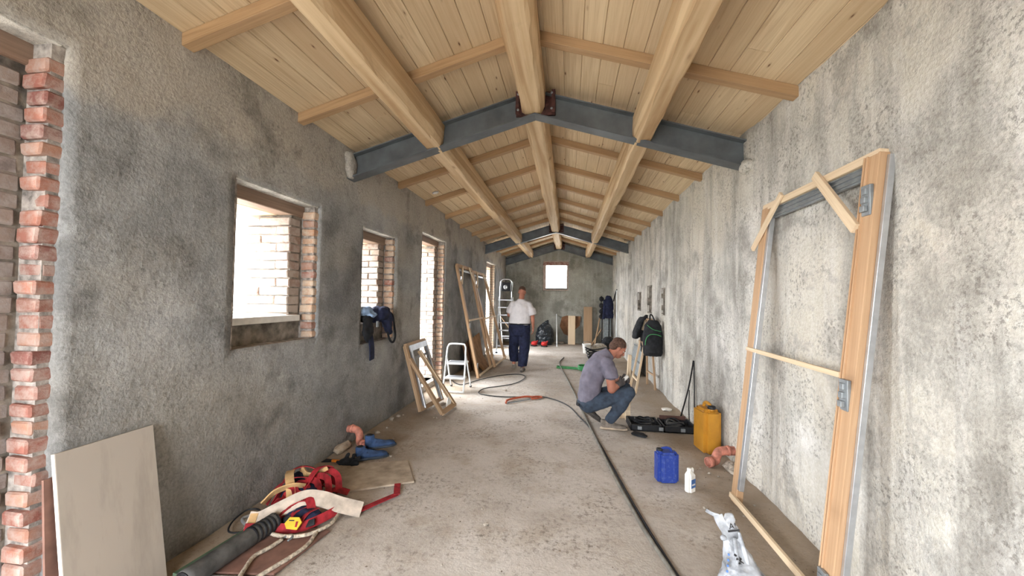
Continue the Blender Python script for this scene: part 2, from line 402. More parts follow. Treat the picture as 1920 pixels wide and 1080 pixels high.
def grid_wall(name, x, nsgn, zt, holes, mat, label, step=.055, amp=.012, parent=None, depth=.03, wav=None):
    def lines(a, b, hs):
        ks = sorted(set([a, b] + hs)); out = list(ks)
        k = a + step
        while k < b - step * .3:
            if all(abs(k - h) > step * .45 for h in ks): out.append(k)
            k += step
        return sorted(out)
    ys = lines(YB - .02, YE + .02, [h for q in holes for h in q[:2]]); zs = lines(-.03, zt, [h for q in holes for h in q[2:4] if h > .01])
    bm = bmesh.new(); G = {}
    def edge_hole(y, z):
        for a, b, c, d in holes:
            if a - 1e-6 <= y <= b + 1e-6 and c - 1e-6 <= z <= d + 1e-6: return True
        return False
    for i, y in enumerate(ys):
        for j, z in enumerate(zs):
            p = V((x, y, z))
            o = amp * fbm(V((x, y * .8, z * .8))) + amp * .35 * fbm(V((x + 5, y * 5, z * 5)))
            if wav: o += wav(y, z)
            yy, zz = y, z
            if edge_hole(y, z):
                o *= .5; yy += .010 * mn.noise(V((y * 9, z * 14, 1))); zz += .010 * mn.noise(V((y * 14, z * 9, 4)))
            G[i, j] = bm.verts.new((x + nsgn * o, yy, zz))
    for i in range(len(ys) - 1):
        for j in range(len(zs) - 1):
            cy_, cz_ = (ys[i] + ys[i + 1]) / 2, (zs[j] + zs[j + 1]) / 2
            if any(a < cy_ < b and c < cz_ < d for a, b, c, d in holes): continue
            bm.faces.new((G[i, j], G[i + 1, j], G[i + 1, j + 1], G[i, j + 1]))
    bmesh.ops.delete(bm, geom=[v for v in bm.verts if not v.link_faces], context='VERTS')
    be = [e for e in bm.edges if e.is_boundary]
    r = bmesh.ops.extrude_edge_only(bm, edges=be)
    bmesh.ops.translate(bm, verts=[v for v in r['geom'] if isinstance(v, bmesh.types.BMVert)], vec=(-nsgn * depth, 0, 0))
    o = bmobj(name, bm, mat, parent, True)
    tag(o, label, 'wall', kind='structure')
    return o
HL = [(a, b, (c if c > .01 else -.05), d) for a, b, c, d, s in OPEN]
wall_left = grid_wall('wall_left', XL, 1, 3.2, HL, P_LEFT, 'grey cement-rendered wall with three doorways and two windows')
def leaf(name, x0, x1, holes, mat, parent):
    bm = bmesh.new(); y = YB
    for a, b, c, d in sorted(holes):
        bmbox(bm, (x0, y, -.1), (x1, a, 3.3)); bmbox(bm, (x0, a, d), (x1, b, 3.3))
        if c > -.09: bmbox(bm, (x0, a, -.1), (x1, b, c))
        y = b
    bmbox(bm, (x0, y, -.1), (x1, YE + .35, 3.3))
    return bmobj(name, bm, mat, parent)
leaf('inner_masonry', XL - .155, XL - .028, [(a + .045, b - .045, c if c > .01 else -.1, d) for a, b, c, d, s in OPEN], MORTAR, wall_left)
leaf('outer_masonry', XL - .60, XL - .155, [(a + ST - .005, b - ST + .005, s, d - .1) for a, b, c, d, s in OPEN], ROUGH, wall_left)
# reveals: soffit plaster, timber lintel, sill
for a, b, c, d, s in OPEN:
    box('soffit_render', (XL - .135, a + .02, d - .012), (XL - .01, b - .02, d + .01), P_RIGHT, wall_left, .004)
    bar('timber_lintel', (XL - .21, a + .03, d - .055), (XL - .21, b - .03, d - .055), .16, .115, DARKW, wall_left, bev=.01)
    bar('timber_lintel', (XL - .445, a + .03, d - .055), (XL - .445, b - .03, d - .055), .30, .115, PINE, wall_left, bev=.01)
box('window_sill', (XL - .66, 2.55, 1.35), (XL - .105, 3.30, 1.405), MARBLE, wall_left, .006)
box('window_sill', (XL - .66, 4.30, 1.25), (XL - .105, 4.95, 1.285), MARBLE, wall_left, .006)
box('door_threshold', (XL - .62, 6.15, -.02), (XL - .06, 7.08, .10), RUBBLE, wall_left, .02)
box('door_threshold', (XL - .62, 11.15, -.02), (XL - .06, 12.3, .06), RUBBLE, wall_left, .02)
# bricks of the far jamb of each opening
def brick_mesh(lx, ly, lz, seed):
    rnd = random.Random(seed); bm = bmesh.new(); bmesh.ops.create_cube(bm, size=1)
    for v in bm.verts: v.co = V((v.co.x * lx, v.co.y * ly, v.co.z * lz)) + V([rnd.uniform(-.004, .004) for _ in range(3)])
    bmesh.ops.bevel(bm, geom=list(bm.edges), offset=.008, segments=1, affect='EDGES')
    me = bpy.data.meshes.new('brick'); bmesh.ops.recalc_face_normals(bm, faces=bm.faces); bm.to_mesh(me); bm.free(); return me
VAR = {}
def brick(cx, cy_, cz, lx, ly, lz, mat, parent=wall_left):
    k = (round(lx, 2), round(ly, 2), round(lz, 3), mat.name, random.randrange(3))
    if k not in VAR:
        VAR[k] = brick_mesh(lx, ly, lz, len(VAR)); VAR[k].materials.append(mat)
    o = bpy.data.objects.new('brick', VAR[k])
    return place(o, parent, Matrix.Translation((cx, cy_, cz)) @ Matrix.Rotation(random.uniform(-.05, .05), 4, 'Z') @ Matrix.Rotation(random.uniform(-.02, .02), 4, 'X'))
for q, (a, b, c, d, s) in enumerate(OPEN[:4]):
    pit = .078; z = (c if c > .01 else 0) + .035; i = 0
    while z < d - .04:
        m = BRICK if q == 0 else random.choice([BRICK2] * 7 + [BRICK])
        jy = random.uniform(-.018, .012); lx = random.choice([.118, .126, .112])
        brick(XL - .018 - lx / 2 + random.uniform(-.008, .004), b - .045 + .05 + jy, z, lx, .125, random.choice([.063, .067, .059]), m)
        if z > s + .02 and z < d - .12:
            jy = random.uniform(-.02, .008); m2 = STONE if q == 0 else OUTER
            if i % 2: brick(XL - .145 - .15, b - ST + .058 + jy, z, .29, .15, .069, m2); 
            else: brick(XL - .145 - .065, b - ST + .058 + jy, z, .13, .15, .069, m2)
            brick(XL - .145 - (.375 if i % 2 else .295), b - ST + .05 + random.uniform(-.015, .01), z, .16 if i % 2 else .31, .12, .066, m2)
        elif s + .02 >= z > s - .2 and c > .01 and q == 1:
            pass
        z += pit; i += 1
# fourth doorway: too far to tell its bricks apart
bm = bmesh.new(); a, b, c, d, s = OPEN[4]
z = .035
while z < d - .04:
    bmbox(bm, (XL - .14, b - .055 + random.uniform(-.01, .01), z - .03), (XL - .032, b + .05, z + .03)); bmbox(bm, (XL - .58, b - ST - .015, z - .03), (XL - .145, b - .05, z + .03)); z += .078
tag(bmobj('jamb_brickwork', bm, BRICK2, wall_left), kind='stuff')
# right wall
RH = [(9.25, 9.62, 1.37, 1.76), (8.1, 8.46, 1.35, 1.87), (6.95, 7.22, 1.34, 1.79)]
def wavr(y, z):
    w = .010 * math.sin(y * 1.3 + .6 * mn.noise(V((y, z, 3)))) + .012 * mn.noise(V((y * 1.9, z * .25, 8)))
    if 3.72 < y < 4.06: w += .02 * min(1, (y - 3.72) / .06, (4.06 - y) / .06)
    if y > 10.65: w += .05 * min(1, (y - 10.65) / .05)
    return w
wall_right = grid_wall('wall_right', XR, -1, 3.2, RH, P_RIGHT, 'pale streaked cement-rendered wall with three box recesses', amp=.014, wav=wavr)
bm = bmesh.new(); bmbox(bm, (XR + .13, YB, -.1), (XR + .4, YE + .3, 3.3)); bmobj('masonry_core', bm, ROUGH, wall_right)
for a, b, c, d in RH:
    bm = bmesh.new()
    for lo, hi in (((XR + .11, a, c), (XR + .135, b, d)), ((XR, a - .02, c - .02), (XR + .13, a, d + .02)), ((XR, b, c - .02), (XR + .13, b + .02, d + .02)), ((XR, a, c - .02), (XR + .13, b, c)), ((XR, a, d), (XR + .13, b, d + .02))): bmbox(bm, lo, hi)
    bmobj('recess_lining', bm, ROUGH, wall_right)
# end wall with window
def end_wall():
    step = .07; xs = sorted(set([XL - .05, XR + .05, -.93, 0.0] + [round(XL + i * step, 4) for i in range(1, int((XR - XL) / step) + 1)])); hz = (1.90, 2.99)
    bm = bmesh.new(); G = {}; nz = 48
    zs = sorted(set([1.90, 2.99] + [i * .075 - .03 for i in range(50)]))
    for i, x in enumerate(xs):
        zr = ZE + (min(x - XL, XR - x)) * .2975 + .05
        for j, z in enumerate(zs):
            inh = -.935 <= x <= .005 and 1.895 <= z <= 2.995
            jx = .02 * mn.noise(V((x * 8, z * 13, 2))) if inh else 0; jz = .02 * mn.noise(V((x * 13, z * 8, 6))) if inh else 0
            G[i, j] = bm.verts.new((x + jx, YE + .012 * fbm(V((x, z, 4))), min(z, zr) + jz))
    for i in range(len(xs) - 1):
        for j in range(len(zs) - 1):
            cx, cz = (xs[i] + xs[i + 1]) / 2, (zs[j] + zs[j + 1]) / 2
            if -.93 < cx < 0 and 1.90 < cz < 2.99: continue
            if cz > ZE + min(cx - XL, XR - cx) * .2975 + .1: continue
            bm.faces.new((G[i, j], G[i + 1, j], G[i + 1, j + 1], G[i, j + 1]))
    bmesh.ops.delete(bm, geom=[v for v in bm.verts if not v.link_faces], context='VERTS')
    be = [e for e in bm.edges if e.is_boundary]; r = bmesh.ops.extrude_edge_only(bm, edges=be)
    bmesh.ops.translate(bm, verts=[v for v in r['geom'] if isinstance(v, bmesh.types.BMVert)], vec=(0, .04, 0))
    return tag(bmobj('wall_end', bm, P_END, None, True), 'grey rendered gable wall with one small bright window', 'wall', kind='structure')
wall_end = end_wall()
bm = bmesh.new()
for lo, hi in (((XL - .6, YE + .03, -.1), (-.83, YE + .35, 4.1)), ((-.07, YE + .03, -.1), (XR + .4, YE + .35, 4.1)), ((-.83, YE + .03, -.1), (-.07, YE + .35, 1.98)), ((-.83, YE + .03, 2.84), (-.07, YE + .35, 4.1))): bmbox(bm, lo, hi)
bmobj('gable_masonry', bm, OUTER, wall_end)
bar('window_lintel', (-.93, YE + .065, 2.89), (.0, YE + .065, 2.89), .10, .11, BRICK, wall_end, bev=.006)
bar('window_sill', (-.86, YE + .18, 1.97), (-.04, YE + .18, 1.97), .3, .05, MARBLE, wall_end, bev=.004)
# unseen back wall; its doorway is sized and placed for the daylight it admits
bm = bmesh.new()
for lo, hi in (((XL - .6, YB - .3, -.1), (-2.1, YB, 4.1)), ((-.3, YB - .3, -.1), (XR + .4, YB, 4.1)), ((-2.1, YB - .3, 2.7), (-.3, YB, 4.1))): bmbox(bm, lo, hi)
tag(bmobj('wall_back', bm, P_LEFT), 'unseen grey rendered wall with a doorway shaped to let in daylight', 'wall', kind='structure')

# ------------------------------------------------------------------ roof
cs, sn = math.cos(TH), math.sin(TH); SL = (XRID - XL) / cs
bm = bmesh.new()
for sgn, xe in ((1, XL), (-1, XR)):
    w = abs(XRID - xe); A = V((xe - sgn * .75, 0, ZE - .75 * .2975 + .024)); B = V((XRID, 0, ZE + w * .2975 + .024))
    vs = [bm.verts.new(p) for p in ((A.x, YB - .5, A.z), (B.x, YB - .5, B.z), (B.x, YE + .5, B.z), (A.x, YE + .5, A.z))]
    vt = [bm.verts.new(v.co + V((0, 0, .12))) for v in vs]
    bm.faces.new(vs); bm.faces.new(vt[::-1])
    for k in range(4): bm.faces.new((vs[k], vs[(k + 1) % 4], vt[(k + 1) % 4], vt[k]))
ceiling = tag(bmobj('ceiling', bm, DECK), 'pitched ceiling of pale spruce boards on rafters and beams', 'ceiling', kind='structure')
def slope_pt(side, s, dn, y):        # s metres from the wall up the slope, dn below the boards
    if side < 0: return V((XL + s * cs + dn * sn, y, ZE + s * sn - dn * cs))
    return V((XR - s * cs - dn * sn, y, ZE + s * sn - dn * cs))
NB = 13
for side in (-1, 1):
    bw = (SL + .02) / NB
    for i in range(-1, NB):
        y = YB - .2 - random.uniform(0, 3)
        while y < YE + .1:
            y1 = min(y + random.choice([3.0, 4.0, 4.0, 5.0]), YE + .2); y0 = max(y, YB - .2)
            if y1 - y0 > .1:
                c = slope_pt(side, (i + .5) * bw, -.011, (y0 + y1) / 2); w = bw / 2 - .0008; t = .0105; ch = .004
                L = (y1 - y0) / 2 - .001
                prof = [(-w, ch * 1.2 - t), (-w + ch, -t), (w - ch, -t), (w, ch * 1.2 - t), (w, t), (-w, t)]
                vs = [(-L, p, q) for p, q in prof] + [(L, p, q) for p, q in prof]
                fs = [tuple(range(6))[::-1], tuple(range(6, 12))] + [(k, (k + 1) % 6, 6 + (k + 1) % 6, 6 + k) for k in range(6)]
                zax = V((-sn if side < 0 else sn, 0, cs))
                mw = Matrix.Translation(c) @ frame_of((0, 0, 0), (0, 1, 0), zax)
                mesh('plank', vs, fs, BOARD, ceiling, False, mw)
            y = y1
for y in (-1.9, -1.0, .0, 1.0, 2.06, 3.09, 5.11, 6.12, 7.18, 8.21, 9.24, 10.17, 11.6, 12.55, 13.5):
    for side in (-1, 1):
        zax = V((-sn if side < 0 else sn, 0, cs))
        bar('rafter', slope_pt(side, -.06, .0375, y), slope_pt(side, SL + .03 * side, .0375, y), .078, .075, RAFT, ceiling, zax, .004)
def hewn(y0, y1, cx, zb, w, h, seed):
    n = int((y1 - y0) / .09) + 2; bm = bmesh.new(); R = []
    base = [(-.5, .28), (-.38, .06), (-.30, 0), (.30, 0), (.40, .07), (.5, .30), (.5, 1), (-.5, 1)]
    L = y1 - y0
    for i in range(n):
        t = i / (n - 1); x = -L / 2 + L * t; ring = []
        for k, (a, b) in enumerate(base):
            nz = mn.noise(V((x * 1.6, k * 3.1, seed))) + .5 * mn.noise(V((x * 5, k * 3.1, seed)))
            wf = .86 + .12 * mn.noise(V((x * .5, 3, seed)))
            ring.append(bm.verts.new((x, a * w * wf + (.020 * nz if k < 6 else 0), b * h + (.013 * nz if k < 6 else 0))))
        R.append(ring)
    m = len(base)
    for i in range(n - 1):
        for k in range(m): bm.faces.new((R[i][k], R[i][(k + 1) % m], R[i + 1][(k + 1) % m], R[i + 1][k]))
    bm.faces.new(R[0][::-1]); bm.faces.new(R[-1])
    return bmobj('purlin', bm, HEWN, ceiling, False, Matrix.Translation((cx, (y0 + y1) / 2, zb)) @ frame_of((0, 0, 0), (0, 1, 0)))
SY = (3.90, 10.80, 14.47)
spans = ((YB - .1, SY[0] - .008), (SY[0] + .008, SY[1] - .008), (SY[1] + .008, YE + .02))
for k, (a, b) in enumerate(spans):
    hewn(a, b, -.365, 3.41, .29, .245, 1 + k)
    hewn(a, b, -1.385, 3.10, .225, .25, 11 + k); hewn(a, b, .69, 3.10, .235, .25, 21 + k)
def steel(y, back=True):
    bm = bmesh.new(); fl, tw, tf, hh = .145, .009, .012, .235
    for side in (-1, 1):
        L0, L1 = -.1, SL
        zax = V((-sn if side < 0 else sn, 0, cs))
        top = .078
        prof = [(-fl / 2, 0), (fl / 2, 0), (fl / 2, -tf), (tw / 2, -tf), (tw / 2, -hh + tf), (fl / 2, -hh + tf), (fl / 2, -hh), (-fl / 2, -hh), (-fl / 2, -hh + tf), (-tw / 2, -hh + tf), (-tw / 2, -tf), (-fl / 2, -tf)]
        R = []
        for s in (L0, L1):
            ring = []
            for py, pz in prof:
                p = slope_pt(side, s, top - pz, y + py)
                if s == L1: p.z += (XRID - p.x) * .2975 * (1 if side < 0 else -1); p.x = XRID
                ring.append(bm.verts.new(p))
            R.append(ring)
        m = len(prof)
        for k in range(m): bm.faces.new((R[0][k], R[0][(k + 1) % m], R[1][(k + 1) % m], R[1][k]))
        bm.faces.new(R[0]); bm.faces.new(R[1][::-1])
    o = bmobj('steel_beam', bm, STEEL, ceiling); o['label'] = 'blue-grey steel roof beam'
    zr = ZE + (XRID - XL) * .2975
    for dy in (-.072, .064):
        if not back and dy > 0: continue
        for sx in (-.19, .165):
            box('ridge_bracket', (XRID + sx, y + dy - .004, zr - .32), (XRID + sx + .035, y + dy + .008, zr - .09), PRIMER, o, .003)
    box('ridge_plate', (XRID - .19, y - .03, zr - .325), (XRID + .20, y - .006, zr - .085), PRIMER, o, .003)
    for sx in (-.165, .165):
        for dz in (.125, .28): lathe('bolt', [(.012, 0), (.012, .01), (.006, .016)], (XRID + sx, y - .072, zr - dz), ALUG, o, 8, (0, -1, 0))
for y in SY: steel(y, y < 14)
# small round lamp on the boards
lp = thing('ceiling_lamp', 'small round white ceiling lamp on the boards above the left wall', 'lamp', slope_pt(-1, .26, 0, 5.86))
ax = V((sn, 0, -cs)); pz = slope_pt(-1, .26, .004, 5.86)
lathe('rim', [(.045, 0), (.05, .004), (.05, .012), (.04, .016)], pz, ALU, lp, 24, ax)
lathe('diffuser', [(.038, .010), (.036, .019), (.02, .022)], pz, WHITEP, lp, 20, ax)
# mortar squeezed around the steel seat
blob('mortar_lump', [('e', (XL + .03, 3.85, 2.93), (.05, .09, .12)), ('e', (XL + .02, 3.83, 3.03), (.05, .07, .07))], P_LEFT, wall_left, .015, 2, .01, 14)
blob('mortar_lump', [('e', (XR - .02, 3.84, 2.82), (.05, .10, .06))], P_RIGHT, wall_right, .015, 2, .01, 14)

# ------------------------------------------------------------------ outside
g = mesh('ground', [(-40, -30, -.12), (40, -30, -.12), (40, 50, -.12), (-40, 50, -.12)], [(0, 1, 2, 3)], GRAVEL)
tag(g, 'pale gravel yard outside the building', 'ground', kind='structure')
fn = thing('mesh_fence', 'orange and teal mesh fence in the yard outside the window', 'fence', (-8.2, 8.6, -.12))
for k, yy in enumerate((6.2, 8.0, 9.8)): bar('post', (-8.2, yy, -.12), (-8.2, yy, 2.0), .06, .06, ORANGE, fn)
bm = bmesh.new()
for k in range(-12, 34):
    for sg in (1, -1):
        p0 = V((-8.18, 6.2 + k * .11, 0)); p1 = p0 + V((0, sg * 1.5, 1.5))
        ya, yb = sorted((p0.y, p1.y))
        if yb < 6.2 or ya > 9.8: continue
        def cl(t): return p0.lerp(p1, t)
        ts = sorted([max(0, min(1, (6.2 - p0.y) / (p1.y - p0.y))), max(0, min(1, (9.8 - p0.y) / (p1.y - p0.y)))])
        if ts[1] - ts[0] > .02: tube_bm(bm, [cl(ts[0]), cl(ts[1])], .006, 4)
bmobj('netting', bm, GREEN, fn)
box('panel', (-8.14, 7.6, 1.7), (-8.10, 8.3, 2.15), ORANGE, fn)
# ------------------------------------------------------------------ door frame leaning on the right wall
def on_plane(y, z, x0=1.33, k=.26 / 2.36, out=0): return V((x0 + k * z - out, y, z))
t = thing('door_frame', 'tall orange-brown door frame with aluminium tracks leaning on the pale wall', 'door frame', (1.4, 2.85, 0))
nrm = V((-1, 0, .11)).normalized()
ls0, ls1 = on_plane(3.385, .0), on_plane(3.43, 2.34); rs0, rs1 = on_plane(2.285, .0), on_plane(2.30, 2.36)
L1 = bar('stile', ls0, ls1, .05, .095, FRAMEW, t, (0, 1, 0)); 
R1 = bar('stile', rs0, rs1, .05, .115, FRAMEW, t, (0, 1, 0))
for o_ in (.018, .038): bar('groove_strip', rs0 + V((-.030, o_, 0)), rs1 + V((-.030, o_, 0)), .012, .008, FRAMEW, R1, (0, 1, 0), .002)
bar('aluminium_track', ls0 + V((.0, -.075, .13)), ls1 + V((.0, -.06, -.05)), .035, .04, ALU, t, (0, 1, 0), .002)
bar('aluminium_track', rs0 + V((.02, -.072, .02)), rs1 + V((.02, -.072, -.02)), .03, .02, ALU, t, (0, 1, 0), .002)
bar('head_rail', on_plane(3.47, 2.345), on_plane(2.25, 2.355), .05, .05, PINE, t, nrm)
bar('head_track', on_plane(3.33, 2.285, out=-.01), on_plane(2.36, 2.29, out=-.01), .09, .02, ALUG, t, nrm, .002)
for dz in (-.03, 0, .03): bar('track_rib', on_plane(3.33, 2.285 + dz, out=.005), on_plane(2.36, 2.29 + dz, out=.005), .008, .012, ALUG, t, nrm, .001)
bar('cross_batten', on_plane(3.43, 1.21, out=.035), on_plane(2.33, 1.205, out=.035), .03, .022, PINE, t, nrm)
bar('bottom_batten', on_plane(3.42, .05, out=.035), on_plane(2.25, .06, out=.035), .038, .024, PINE, t, nrm)
bar('corner_brace', on_plane(3.16, 2.39, out=.04), on_plane(3.53, 2.02, out=.04), .045, .022, PINE, t, nrm)
bar('corner_brace', on_plane(2.76, 2.40, out=.04), on_plane(2.33, 1.98, out=.04), .055, .024, PINE, t, nrm)
for z in (2.12, 1.11, .13):
    h_ = box('hinge', (-.012, -.035, -.08), (.008, .03, .08), ALUG, t, .004, Matrix.Translation(on_plane(2.287, z, out=.028)))
    for dz in (-.045, 0, .045): box('knuckle', (-.02, -.02, -.016), (.0, .012, .016), ALUG, h_, .003, Matrix.Translation(on_plane(2.287, z + dz, out=.036)))
# ------------------------------------------------------------------ jerrycans and bottle
def canister(name, label, loc, rz, w, d, h, mat, capmat, amber):
    t = thing(name, label, 'jerrycan', loc); mw = Matrix.Translation(V(loc)) @ Matrix.Rotation(rz, 4, 'Z')
    bm = bmesh.new(); bmesh.ops.create_cube(bm, size=1)
    for v in bm.verts: v.co = V((v.co.x * w, v.co.y * d, (v.co.z + .5) * h * .9))
    ve = [e for e in bm.edges if abs(e.verts[0].co.z - e.verts[1].co.z) > .01]
    bmesh.ops.bevel(bm, geom=ve, offset=min(w, d) * .2, segments=4, affect='EDGES')
    he = [e for e in bm.edges if e.verts[0].co.z > h * .85 and e.verts[1].co.z > h * .85 and len([f for f in e.link_faces if abs(f.normal.z) < .5]) == 1]
    bmesh.ops.bevel(bm, geom=he, offset=h * .06, segments=3, affect='EDGES')
    lo = [e for e in bm.edges if e.verts[0].co.z < .001 and e.verts[1].co.z < .001]
    bmesh.ops.bevel(bm, geom=lo, offset=h * .03, segments=2, affect='EDGES')
    bo = bmobj('body', bm, mat, t, False, mw)
    def P(x, y, z): return mw @ V((x, y, z))
    s = 1 if amber else .8
    tube('handle', [P(-w * .28, 0, h * .86), P(-w * .22, 0, h * .97), P(0, 0, h * 1.0), P(w * .18, 0, h * .97), P(w * .26, 0, h * .86)], d * .10 * s, mat, t, 10)
    nk = lathe('neck', [(d * .16, 0), (d * .16, h * .06)], P(-w * .33, 0, h * .87), mat, t, 16)
    lathe('cap', [(d * .20, 0), (d * .21, h * .01), (d * .21, h * .055), (d * .17, h * .065)], P(-w * .33, 0, h * .92), capmat, t, 18)
    for sx in (-1, 1):
        bar('moulded_rib', P(sx * w * .22, -d / 2 - .001, h * .15), P(sx * w * .22, -d / 2 - .001, h * .75), .012, .008, mat, bo, (0, 1, 0), .003)
    return t
canister('jerrycan', 'tall amber yellow plastic jerrycan standing against the pale wall', (1.485, 4.525, .0), math.radians(98), .29, .185, .50, AMBER, BLACKP, True)
canister('jerrycan', 'small dusty blue plastic jerrycan standing on the open floor', (.875, 3.70, .0), math.radians(8), .185, .13, .285, BLUEP, BLACKP, False)
bt = thing('bottle', 'small white plastic bottle with blue label beside the blue jerrycan', 'bottle', (1.025, 3.53, 0))
mb = Matrix.Translation((1.025, 3.53, 0)) @ Matrix.Rotation(math.radians(42), 4, 'Z')
bm = bmesh.new(); bmesh.ops.create_cube(bm, size=1)
for v in bm.verts:
    v.co = V((v.co.x * .085, v.co.y * .06, (v.co.z + .5) * .135))
bmesh.ops.bevel(bm, geom=[e for e in bm.edges if abs(e.verts[0].co.z - e.verts[1].co.z) > .01], offset=.014, segments=3, affect='EDGES')
topf = [f for f in bm.faces if f.normal.z > .9][0]
r = bmesh.ops.extrude_face_region(bm, geom=[topf]); vv = [v for v in r['geom'] if isinstance(v, bmesh.types.BMVert)]
for v in vv: v.co = V((v.co.x * .45 - .012, v.co.y * .45, .165))
bmobj('body', bm, WHITEP, bt, False, mb)
lathe('cap', [(.016, 0), (.018, .002), (.018, .024), (.014, .028)], mb @ V((-.012, 0, .163)), WHITEP, bt, 16)
tube('grip', [mb @ V((.012, 0, .155)), mb @ V((.032, 0, .178)), mb @ V((.042, 0, .165)), mb @ V((.040, 0, .125))], .007, WHITEP, bt)
box('label_print', (-.03, -.0315, .035), (.03, -.0300, .105), BINK, bt, 0, mb); box('label_print', (-.022, -.0322, .055), (.022, -.0312, .068), WHITEP, bt, 0, mb)
# ------------------------------------------------------------------ drain pipes
for nm, lab, pts, r in (('drain_pipe', 'salmon pink drain elbow sticking out of the grey wall above blue shoes', [(XL - .05, 3.98, .165), (XL + .06, 3.98, .165), (XL + .12, 3.97, .15), (XL + .145, 3.96, .10), (XL + .15, 3.95, .065), (XL + .17, 3.93, .045), (XL + .23, 3.90, .04)], .038),
                        ('drain_pipe', 'salmon pink drain elbow sticking out of the pale wall by the amber jerrycan', [(XR + .05, 4.16, .135), (XR - .07, 4.15, .135), (XR - .14, 4.14, .125), (XR - .17, 4.13, .085), (XR - .185, 4.11, .055), (XR - .215, 4.09, .047), (XR - .27, 4.06, .045)], .042)):
    t = thing(nm, lab, 'pipe', (pts[-1][0], pts[-1][1], 0))
    tube('elbow', pts, r, PINK, t, 16, 6)
    p, q = V(pts[-1]), V(pts[-2]); ax = (p - q).normalized()
    lathe('socket', [(r * .8, -.05), (r * 1.12, -.05), (r * 1.15, 0), (r * .95, .003), (r * .9, -.03)], p, PINK, t, 20, ax)
    lathe('opening', [(r * .93, -.006), (r * .9, -.004)], p, BLACKP, t, 16, ax)  # black disc stands in for the shade inside the pipe mouth
    p, q = V(pts[2]), V(pts[1]); lathe('socket', [(r * 1.0, -.03), (r * 1.12, -.03), (r * 1.12, .0), (r, .0)], q, PINK, t, 20, (p - q).normalized())
def rock(name, c, rad, mat, seed, parent=None, voxel=.006):
    bm = bmesh.new(); bmesh.ops.create_icosphere(bm, subdivisions=2, radius=1)
    for v in bm.verts:
        f = 1 + .32 * mn.noise(v.co * 1.7 + V((seed, 0, 0))) + .15 * mn.noise(v.co * 4 + V((seed, 3, 0)))
        v.co = V((v.co.x * rad[0] * f, v.co.y * rad[1] * f, v.co.z * rad[2] * f))
    return bmobj(name, bm, mat, parent, False, Matrix.Translation(V(c)))
tag(rock('concrete_lump', (XL + .05, 3.80, .035), (.055, .13, .045), FTILE, 31), 'rough lump of concrete under the drain elbow at the grey wall', 'rubble')
tag(rock('concrete_lump', (XR - .07, 4.0, .03), (.07, .14, .045), RUBBLE, 8), 'crumbled concrete lump under the drain elbow at the pale wall', 'rubble')
# ------------------------------------------------------------------ leaning slabs at the front left
def slab(name, label, bl, br, tr, tl, th, mat, edge, cat):
    bl, br, tr, tl = map(V, (bl, br, tr, tl)); nn = (br - bl).cross(tl - bl).normalized() * th
    t = thing(name, label, cat, (bl + br) / 2)
    vs = [bl, br, tr, tl] + [p - nn for p in (bl, br, tr, tl)]
    mesh('face', vs, [(0, 1, 2, 3), (7, 6, 5, 4), (0, 4, 5, 1), (1, 5, 6, 2), (2, 6, 7, 3), (3, 7, 4, 0)], mat, t)
    e = [bl, tl]; w = (bl - br).normalized() * .004
    vs = [bl + w, tl + w, tl - nn + w, bl - nn + w, bl, tl, tl - nn, bl - nn]
    mesh('edge_strip', vs, [(0, 1, 2, 3), (4, 7, 6, 5), (0, 4, 5, 1), (1, 5, 6, 2), (2, 6, 7, 3), (3, 7, 4, 0)], edge, t)
    return t
slab('leaning_slab', 'large pale stone-look slab leaning on the grey wall by the brick doorway', (-2.165, 1.50, 0), (-2.165, 1.935, 0), (-2.285, 1.925, .845), (-2.285, 1.50, .845), .018, TILE, PLYEDGE, 'slab')
slab('leaning_slab', 'dark slab edge showing behind the large pale slab', (-2.24, 1.475, 0), (-2.24, 1.86, 0), (-2.296, 1.86, .74), (-2.296, 1.475, .74), .012, RTILE, RTILE, 'slab')
# ------------------------------------------------------------------ boards on the floor, left
tag(prism('floor_board', [(-2.235, 3.40), (-1.905, 2.915), (-1.28, 3.265), (-1.51, 3.67)], 0, .016, FTILE, None, .002), 'dusty brown square board lying flat on the floor by the harness', 'board')
tag(prism('floor_board', [(-1.96, 2.02), (-1.62, 2.06), (-1.56, 2.50), (-1.92, 2.52)], 0, .012, RTILE, None, .002), 'reddish brown board lying under the white rope', 'board')
tag(prism('floor_board', [(-1.97, 1.70), (-1.55, 1.75), (-1.58, 2.04), (-1.96, 2.0)], 0, .012, GTILE, None, .002), 'grey board lying at the bottom edge beside the black pipe', 'board')
t = thing('rubber_pipe', 'thick black rubber pipe with ribbed end lying on the floor', 'pipe', (-1.96, 2.2, 0))
pp = [V((-1.985, 1.86, .066)), V((-1.965, 2.10, .066)), V((-1.945, 2.30, .066)), V((-1.925, 2.44, .07))]
tube('pipe_body', pp, .055, RUBBER, t, 18)
for k in range(6):
    c = V((-1.950 + k * .005, 2.27 + k * .032, .067)); lathe('rib', [(.053, -.012), (.0575, -.005), (.0575, .005), (.053, .012)], c, BLACKP, t, 20, (.12, 1, 0))
lathe('opening', [(.050, 0), (.046, .004)], (-1.985, 1.858, .066), BLACKP, t, 18, (-.08, -1, 0))  # shade of the hollow pipe end, put in as a black disc
tag(bar('metal_profile', (-2.13, 1.95, .015), (-2.06, 2.55, .015), .05, .03, flat('green_profile', '4c5f4a', .7), None), 'flat greenish profile lying along the wall behind the black pipe', 'profile')
for k, (a, b) in enumerate((((-2.22, 2.98, .02), (-2.19, 3.36, .03)), ((-2.17, 2.98, .015), (-2.15, 3.33, .02)))):
    tag(tube('metal_rod', [a, ((V(a) + V(b)) / 2), b], .013, ALUG, None, 8), 'short steel rod nearest the wall behind the harness' if k == 0 else 'short steel rod lying second from the wall behind the harness', 'rod', 'rods behind the harness')
